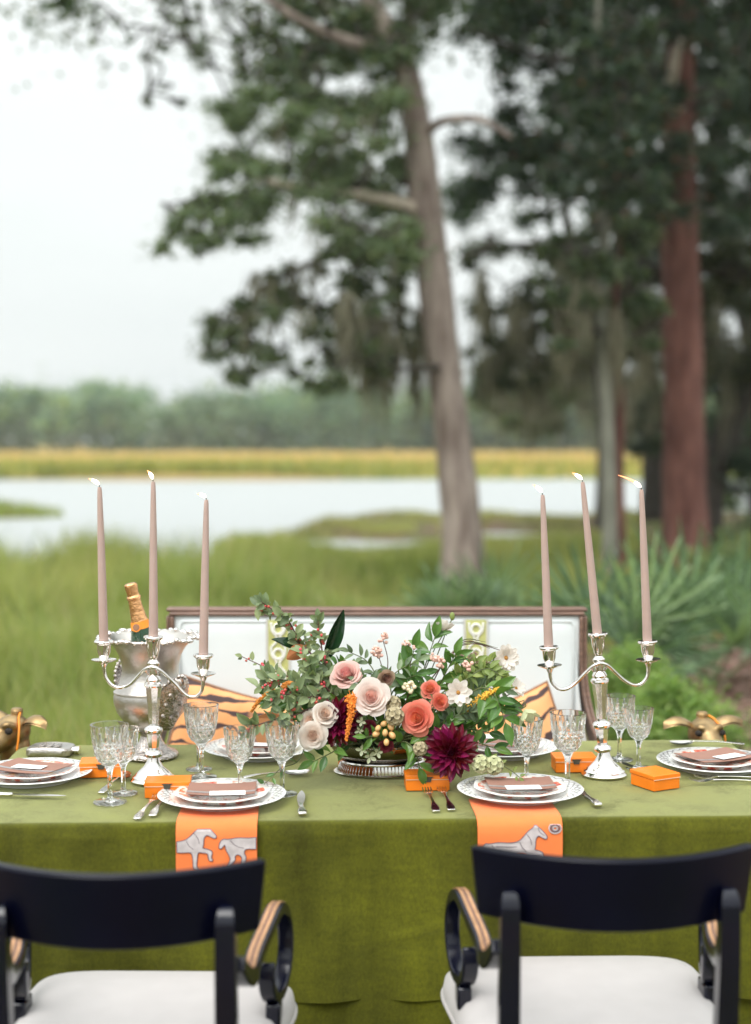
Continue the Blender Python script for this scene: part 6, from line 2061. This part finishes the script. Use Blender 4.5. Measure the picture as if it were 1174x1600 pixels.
def flower_root(name, label, p, cat, group):
    base = FC_ + Vector(((p.x - FC_.x) * .35, (p.y - FC_.y) * .35, 0.0))
    r = thing(name, label, cat, base, 0, group)
    return r, p - base


def stemto(r, off, d, mat_=None, rad=.0022):
    back = off - Vector(d).normalized() * .02
    if back.length > .01:
        MB().tube(spline([Vector((0, 0, 0)), back * .5 + Vector((0, .008, 0)), back, off - Vector(d).normalized() * .010], 4), rad, 6).build('stem', mat_ or M_stem, r, smooth=180)


def petalmat(name, c, rough=.6, trans=.38, var=.07, rnd=.06):
    return leafmat(name, c, rough=rough, trans=trans, rnd=rnd, var=var, tcol=(1.1, .95, .9))


ROSE_CACHE = {}
M_sepal = leafmat('sepal', (0.11, 0.17, 0.06))
SEPAL = leaf_mesh('sepal', .024, .008, M_sepal, .2, .3)


def heart_mesh(mi, seed):
    """furled heart of the rose: a petal wound in a tight spiral, domed on top"""
    m = MB()
    n = 150
    turns = 4.3
    def fn(u, v):
        a = u * turns * 2 * math.pi
        rr = 0.012 + 0.40 * u ** 1.12
        wob = 1 + 0.16 * noise.noise((math.cos(a) * 1.6, math.sin(a) * 1.6, u * 5 + seed)) + .05 * math.sin(a * 2.6)
        rr *= wob
        top = 0.80 - 0.22 * u ** 1.5 + 0.05 * noise.noise((math.cos(a) * 2, math.sin(a) * 2, seed + u * 9))
        z = top * (.25 + .75 * v)
        q = rr * (.82 + .18 * v) + 0.030 * max(0, v - .7) * (1 + 2 * u)
        return (q * math.cos(a), q * math.sin(a), z - .06 * max(0, v - .85) * (1 + 3 * u))
    m.grid(fn, n, 6)
    m.ball((0, 0, .18), (.34, .34, .30), 14, 8)
    return m.mesh('heart', mi, 180)


def rose(label, p, dia, d, mo, mi, open_=1.0, key=None, name='rose', layers=6):
    r, off = flower_root(name, label, p, 'rose', 'roses in the flower arrangement')
    stemto(r, off, d)
    key = key or mo.name
    if key not in ROSE_CACHE:
        Ls = []
        for i in range(layers):
            q = i / (layers - 1)         # 0 inner .. 1 outer
            H = 0.72 - 0.24 * q ** 1.4
            r0 = 0.10 + 0.10 * q
            r1 = 0.38 + (0.44 * q ** 1.05) * open_
            sp_ = R(150 - 58 * q)
            cl = (0.10 + 0.38 * q * q) * open_
            Ls.append(petal_mesh('petal', mo, H, r0, r1, sp_, cl))
        ROSE_CACHE[key] = (Ls, heart_mesh(mi, len(ROSE_CACHE) * 3.7))
    Ls, hm = ROSE_CACHE[key]
    s_ = dia / 2 / 0.98
    B = T(off) @ face_to(d, rs.uniform(0, 6)) @ S(s_) @ T(0, 0, -.35)
    put('heart', hm, r, B)
    nper = [3, 4, 4, 5, 5, 5][:len(Ls)]
    for i, (me, n_) in enumerate(zip(Ls, nper)):
        a0 = i * 2.4 + rs.random()
        q = i / (len(Ls) - 1)
        for k_ in range(n_):
            tilt = rs.uniform(-.16, .12) + (.06 * q)
            put('petal', me, r, B @ RZ(a0 + 2 * math.pi * k_ / n_ + rs.uniform(-.2, .2)) @ RX(-tilt) @ T(0, 0, rs.uniform(-.05, .04)) @ S(rs.uniform(.92, 1.08), rs.uniform(.94, 1.06), rs.uniform(.9, 1.1)))
    MB().ball((0, 0, .1), (.22, .22, .16), 10, 6).build('receptacle', M_sepal, r, B, smooth=180)
    for k_ in range(5):
        put('sepal', SEPAL, r, B @ RZ(k_ * 1.256) @ T(0, .2, .05) @ RX(R(20)) @ S(1 / s_))
    return r


V3 = lambda x, y, z: Vector((x, y, z))
px2m = lambda n, d=3.38: n * d / F
P_white, P_white_i = petalmat('petal_white', (0.82, 0.77, 0.70)), petalmat('petal_white_inner', (0.80, 0.66, 0.55))
P_big, P_big_i = petalmat('petal_blushwhite', (0.83, 0.75, 0.70)), petalmat('petal_blush_inner', (0.80, 0.56, 0.49))
P_pink, P_pink_i = petalmat('petal_pink', (0.78, 0.55, 0.50)), petalmat('petal_pink_inner', (0.76, 0.40, 0.38))
P_coral, P_coral_i = petalmat('petal_coral', (0.80, 0.27, 0.19)), petalmat('petal_coral_inner', (0.82, 0.30, 0.16))
P_beige, P_beige_i = petalmat('petal_beige', (0.52, 0.40, 0.30)), petalmat('petal_beige_inner', (0.48, 0.29, 0.23))
P_burg, P_burg_i = petalmat('petal_burgundy', (0.22, 0.025, 0.045)), petalmat('petal_burgundy_inner', (0.28, 0.04, 0.07))
rose('pale blush pink rose at the upper left of the bouquet', A(541, 1053, 3.37), px2m(52), V3(-.25, -.7, .75), P_pink, P_pink_i)
rose('largest white rose with a blush heart, in the middle', A(580, 1090, 3.31), px2m(58), V3(.05, -.95, .35), P_big, P_big_i)
rose('cream rose at the top right of the group of three', A(508, 1116, 3.32), px2m(42), V3(.25, -.9, .45), P_white, P_white_i)
rose('cream rose at the back left of the group of three', A(484, 1126, 3.34), px2m(38), V3(-.5, -.8, .4), P_white, P_white_i)
rose('lowest cream rose, beside the crystal goblet', A(489, 1150, 3.30), px2m(44), V3(0, -.95, .15), P_white, P_white_i)
rose('large coral rose right of the seed pod', A(652, 1122, 3.30), px2m(54), V3(-.25, -.85, .2), P_coral, P_coral_i)
rose('small coral rose at the upper right', A(672, 1077, 3.36), px2m(34), V3(-.2, -.8, .5), P_coral, P_coral_i, .8, 'coral_s', layers=5)
rose('small coral rose touching the white eyed bloom', A(688, 1097, 3.34), px2m(32), V3(.2, -.9, .3), P_coral, P_coral_i, .8, 'coral_s', layers=5)
rose('faded beige rose above the big white one', A(604, 1060, 3.37), px2m(36), V3(.25, -.75, -.1), P_beige, P_beige_i, .6, 'beige', layers=5)
rose('small burgundy rose left of the kumquats', A(578, 1137, 3.32), px2m(27), V3(-.2, -.95, .1), P_burg, P_burg_i, .8, 'burg', layers=5)
rose('small burgundy rose under the kumquats at the bowl rim', A(604, 1166, 3.31), px2m(26), V3(.1, -.9, -.2), P_burg, P_burg_i, .8, 'burg', layers=5)

# dahlias -------------------------------------------------------------
M_dah = petalmat('dahlia_petal', (0.15, 0.005, 0.026), rough=.36, trans=.12, var=.25, rnd=.45)


def dpetal(L_, W_, cup, up):
    m = MB()
    def fn(u, v):
        s = 2 * u - 1
        w_ = W_ / 2 * (math.sin(math.pi * (v * .93 + .05)) ** .8)
        return (s * w_ * (1 - .25 * cup * (1 - v)), v * L_, (s * s) * w_ * cup * 1.3 + up * L_ * v * v)
    m.grid(fn, 4, 6)
    return m.mesh('petal', M_dah, 180)


DP = [dpetal(1, .34, 1.0, .25), dpetal(1, .36, .7, .05), dpetal(1, .38, .5, -.12)]


def dahlia(label, p, dia, d):
    r, off = flower_root('dahlia', label, p, 'dahlia', 'burgundy dahlias')
    stemto(r, off, d, rad=.003)
    Rr = dia / 2
    B = T(off) @ face_to(d, rs.uniform(0, 6)) @ T(0, 0, -Rr * .35)
    rings = [(5, .28, 84, 0), (8, .42, 70, 0), (11, .58, 54, 0), (13, .74, 38, 1), (15, .88, 22, 1), (16, .98, 6, 1), (16, 1.02, -12, 2), (14, 1.0, -32, 2), (10, .9, -52, 2)]
    for j, (n_, L_, el, mi) in enumerate(rings):
        for k_ in range(n_):
            a = 2 * math.pi * (k_ + .5 * (j % 2)) / n_ + rs.uniform(-.06, .06)
            put('petal', DP[mi], r, B @ RZ(a) @ RX(R(el + rs.uniform(-6, 6))) @ T(0, Rr * .06, 0) @ S(Rr * L_ * rs.uniform(.9, 1.06)))
    MB().ball((0, 0, 0), (Rr * .2, Rr * .2, Rr * .18), 10, 6).build('calyx', M_sepal, r, B @ T(0, 0, -Rr * .12), smooth=180)


dahlia('nearly black burgundy dahlia left of the orange tassel', A(526, 1130, 3.325), px2m(78), V3(-.2, -.9, .1))
dahlia('big wine red dahlia drooping over the orange box at the lower right', A(707, 1176, 3.27), px2m(88, 3.27), V3(.12, -.9, .15))


# open white blooms -----------------------------------------------------
P_daisy = petalmat('petal_cosmos', (0.84, 0.82, 0.77), trans=.35)
M_eye = mat('flower_eye', (0.52, 0.25, 0.06), rough=.9, var=.4, scale=300, bump=.5, bscale=600)


def opetal(mt, L_=1.0, W_=.62, cup=.25, up=.18):
    m = MB()
    def fn(u, v):
        s = 2 * u - 1
        w_ = W_ / 2 * (math.sin(math.pi * min(1, v * .78 + .04)) ** .9)
        vv = v * (1 - .10 * abs(s) ** 2 + .02 * math.cos(s * 9))
        return (s * w_, vv * L_, s * s * w_ * cup + up * vv * vv + .02 * math.sin(s * 8) * v)
    m.grid(fn, 8, 6)
    return m.mesh('petal', mt, 180)


def cosmos(label, p, dia, d, n_=9, mt=None, eye=True, name='cosmos_flower', cup=.0, two=True):
    r, off = flower_root(name, label, p, 'flower', 'open white blooms')
    stemto(r, off, d, rad=.0014)
    mt = mt or P_daisy
    if mt.name not in ROSE_CACHE: ROSE_CACHE[mt.name] = opetal(mt)
    me = ROSE_CACHE[mt.name]
    B = T(off) @ face_to(d, rs.uniform(0, 6))
    for row in range(2 if two else 1):
        for k_ in range(n_):
            put('petal', me, r, B @ RZ(2 * math.pi * (k_ + .5 * row) / n_ + rs.uniform(-.1, .1)) @ RX(R(8 + cup + 14 * row + rs.uniform(-8, 8))) @ T(0, dia * .04, row * .001) @ S(dia / 2 * rs.uniform(.85, 1.0) * (1 - .12 * row)))
    if eye:
        MB().ball((0, 0, dia * .03), (dia * .085, dia * .085, dia * .07), 12, 7).build('eye', M_eye, r, B, smooth=180)
    for k_ in range(5): put('sepal', SEPAL, r, B @ RZ(k_ * 1.256) @ T(0, .002, -.003) @ RX(R(-14)) @ S(.55))


cosmos('white open bloom with an orange eye right of the small coral roses', A(716, 1082, 3.31), px2m(44), V3(.05, -.97, .1), 8)
cosmos('papery white bloom turned right, high on the right side', A(790, 1028, 3.44), px2m(46), V3(.35, -.85, .1), 10)
cosmos('white bloom seen from behind at the very top right of centre', A(692, 986, 3.5), px2m(44), V3(-.1, .55, .8), 9, eye=False)
cosmos('faint white bloom above the pale green one at the right', A(806, 1076, 3.46), px2m(36), V3(.4, -.6, .6), 8)
P_hell = petalmat('petal_hellebore', (0.55, 0.60, 0.36), trans=.3)
cosmos('pale green hellebore drooping over the wine glass at the right', A(820, 1108, 3.30), px2m(56, 3.3), V3(.35, -.35, -.65), 5, P_hell, False, 'hellebore', 28, False)
P_hyd = petalmat('petal_hydrangea', (0.58, 0.62, 0.42), trans=.3)
for lab, q, dd in (('small green white floret left on the bowl rim', A(566, 1172, 3.31), 20), ('small green white floret centred on the bowl rim', A(578, 1183, 3.30), 22), ('small green white floret right on the bowl rim', A(590, 1176, 3.30), 18), ('green floret beside the orange tassel', A(565, 1128, 3.31), 16), ('green floret just under the tassel floret', A(562, 1142, 3.31), 16)):
    cosmos(lab, q, px2m(dd, 3.3), V3(rs.uniform(-.4, .4), -.9, rs.uniform(-.3, .3)), 4, P_hyd, False, 'hydrangea_floret', 5, False)
# bud on a stem
r, off = flower_root('flower_bud', 'green bud on a tall thin stem at the top right of centre', A(707, 967, 3.5), 'bud', 'open white blooms')
MB().tube(spline([(0, 0, 0), off * .6 + Vector((-.02, 0, 0)), off], 8), .0013, 5).build('stem', M_stem, r, smooth=180)
MB().ball((0, 0, .006), (.0065, .0065, .0105), 10, 7).build('bud', M_lime, r, T(off), smooth=180)


# amaranth tassels, pods, kumquats, umbel ---------------------------------
M_amar = mat('amaranth_orange', (0.76, 0.24, 0.03), rough=.85, var=.3, scale=200)
M_amar2 = mat('amaranth_rust', (0.52, 0.19, 0.03), rough=.85, var=.3, scale=200)
M_amar3 = mat('celosia_gold', (0.74, 0.42, 0.05), rough=.85, var=.3, scale=200)


def tassel(label, pts, r0, r1, mt, n_=260):
    P = spline(pts, 10)
    r = thing('amaranth_tassel', label, 'amaranth', FC_, 0, 'amaranth tassels')
    m = MB().tube([p - FC_ for p in P], [r0 * .55, r1 * .5], 6)
    for i in range(n_):
        t = rs.random(); k_ = min(len(P) - 2, int(t * (len(P) - 1)))
        rr = r0 + (r1 - r0) * t
        d = rv().normalized()
        q = P[k_].lerp(P[k_ + 1], rs.random()) + d * rr * rs.uniform(.5, 1.05)
        m.ball(q - FC_, rs.uniform(.0013, .0026), 5, 4)
    o_ = m.build('plume', mt, r, smooth=180)
    MB().tube(spline([(0, 0, 0), (P[0] - FC_) * .5 + Vector((0, .01, .02)), P[0] - FC_], 5), .002, 5).build('stem', M_stem, r, smooth=180)


tassel('bright orange amaranth tassel hanging between the dark dahlia and white rose', [A(548, 1088, 3.31), A(550, 1105, 3.30), A(546, 1130, 3.30), A(541, 1157, 3.30)], .0165, .003, M_amar, 520)
tassel('rust amaranth tassel curving down at the far left over the pillow', [A(432, 1080, 3.38), A(415, 1086, 3.37), A(402, 1098, 3.36), A(393, 1112, 3.36)], .006, .003, M_amar2)
tassel('rust amaranth knot among the left berry leaves', [A(442, 1074, 3.36), A(452, 1068, 3.355), A(463, 1073, 3.355)], .0075, .006, M_amar2)
tassel('golden plume above the hanging leaf tuft at the right', [A(735, 1105, 3.35), A(752, 1092, 3.34), A(772, 1080, 3.34), A(784, 1076, 3.34)], .013, .005, M_amar3, 360)

M_pod = mat('seed_pod', (0.25, 0.20, 0.115), rough=.8, var=.3, scale=90)
M_podd = mat('seed_pod_cup', (0.40, 0.34, 0.21), rough=.8, var=.3, scale=120)


def pod(label, p, dia, d, mts=(M_pod, M_podd)):
    r, off = flower_root('seed_pod', label, p, 'seed pod', 'seed pods')
    stemto(r, off, d, rad=.0016)
    B = T(off) @ face_to(d, 0)
    MB().ball((0, 0, 0), dia * .40, 14, 9).build('core', mts[0], r, B, smooth=180)
    cupm = MB().lathe([(.06, 0), (.12, .06), (.17, .14), (.155, .14), (.09, .07), (.03, .05)], 10).ball((0, 0, .07), .035, 6, 4).mesh('cup', mts[1], 60)
    n_ = 34
    for i in range(n_):
        z = 1 - 2 * (i + .5) / n_; a = i * 2.39996
        v = Vector((math.sqrt(1 - z * z) * math.cos(a), math.sqrt(1 - z * z) * math.sin(a), z))
        put('cup', cupm, r, B @ T(v * dia * .36) @ v.to_track_quat('Z', 'Y').to_matrix().to_4x4() @ S(dia * 1.05))


pod('large beige seed pod left of the coral rose', A(617, 1119, 3.30), px2m(29, 3.3), V3(0, -1, .15))
pod('beige seed pod tucked above the large one', A(614, 1100, 3.33), px2m(25, 3.3), V3(-.1, -.8, .6))
pod('small seed pod beside the curling leaf under the coral rose', A(657, 1170, 3.28), px2m(22, 3.3), V3(0, -1, .1))
M_hop, M_hopd = mat('hop_core', (0.30, 0.33, 0.17), rough=.8), mat('hop_scale', (0.47, 0.48, 0.28), rough=.8, var=.2)
pod('pale green hop like pod right of the big dahlia', A(752, 1194, 3.28), px2m(28, 3.3), V3(-.2, -.9, -.2), (M_hop, M_hopd))
pod('second pale green pod touching the first, right of the dahlia', A(772, 1196, 3.28), px2m(29, 3.3), V3(.2, -.9, -.3), (M_hop, M_hopd))

kr = thing('kumquat_sprig', 'cluster of small yellow orange kumquats in the middle of the bouquet', 'fruit', FC_, 0)
KM = MB().ball((0, 0, 0), (.0072, .0072, .0095), 14, 9).mesh('kumquat', M_kum, 180)
for (px, py, d, tl_) in ((591, 1138, 3.295, .6), (602, 1145, 3.288, .1), (588, 1147, 3.30, 1.2), (613, 1149, 3.295, -.8), (604, 1160, 3.285, 0), (600, 1131, 3.305, 1.0), (611, 1136, 3.305, -.5), (597, 1107, 3.31, .2)):
    put('kumquat', KM, kr, T(A(px, py, d) - FC_) @ RY(tl_) @ RX(rs.uniform(-.4, .4)) @ S(rs.uniform(.85, 1.05)))
MB().tube(spline([(0, 0, 0), (A(603, 1150, 3.32) - FC_), (A(603, 1140, 3.30) - FC_)], 5), .002, 5).build('stem', M_stem, kr, smooth=180)

um = thing('dried_umbel', 'flat dusty pink umbel of dried lace flower at the upper right', 'flower', FC_, 0)
M_umb = mat('umbel_pink', (0.30, 0.17, 0.15), rough=.9, var=.4, scale=120)
hub = A(735, 1050, 3.47) - FC_
MB().tube(spline([(0, 0, 0), hub * .6 + Vector((0, .02, 0)), hub], 5), .0018, 5).build('stem', M_stem, um, smooth=180)
for i in range(26):
    a = i * 2.4; q = math.sqrt((i + .5) / 26)
    tip = hub + Vector((math.cos(a) * q * .047 + .004, math.sin(a) * q * .047, .046 - .014 * q * q - math.cos(a) * q * .016))
    ray_ = MB().tube(spline([hub, hub.lerp(tip, .5) + Vector((math.cos(a) * q * .006, 0, -.002)), tip], 4), .0006, 4)
    for k_ in range(14):
        ray_.ball(tip + Vector((rs.gauss(0, .0042), rs.gauss(0, .0042), rs.gauss(0, .0018))), rs.uniform(.0009, .0016), 5, 4)
    ray_.build('floret_ray', M_umb, um, smooth=180)
# wispy grass heads at the upper right
gw_ = thing('grass_wisp', 'thin dark grass wisp arching toward the papery white bloom', 'grass stem', FC_, 0)
for i in range(4):
    e = A(748 + i * 11 + rs.uniform(-4, 4), 1000 + i * 6 + rs.uniform(-6, 4), 3.45)
    MB().tube(spline([(0, 0, .01), A(700, 1030, 3.46) - FC_, A(725 + i * 4, 1000 + i * 2, 3.45) - FC_, e - FC_ + Vector((.012, 0, -.006))], 6), [.001, .0009, .0008, .0016, .0004], 4).build('stem', M_wood if i % 2 else M_stem, gw_, smooth=180)
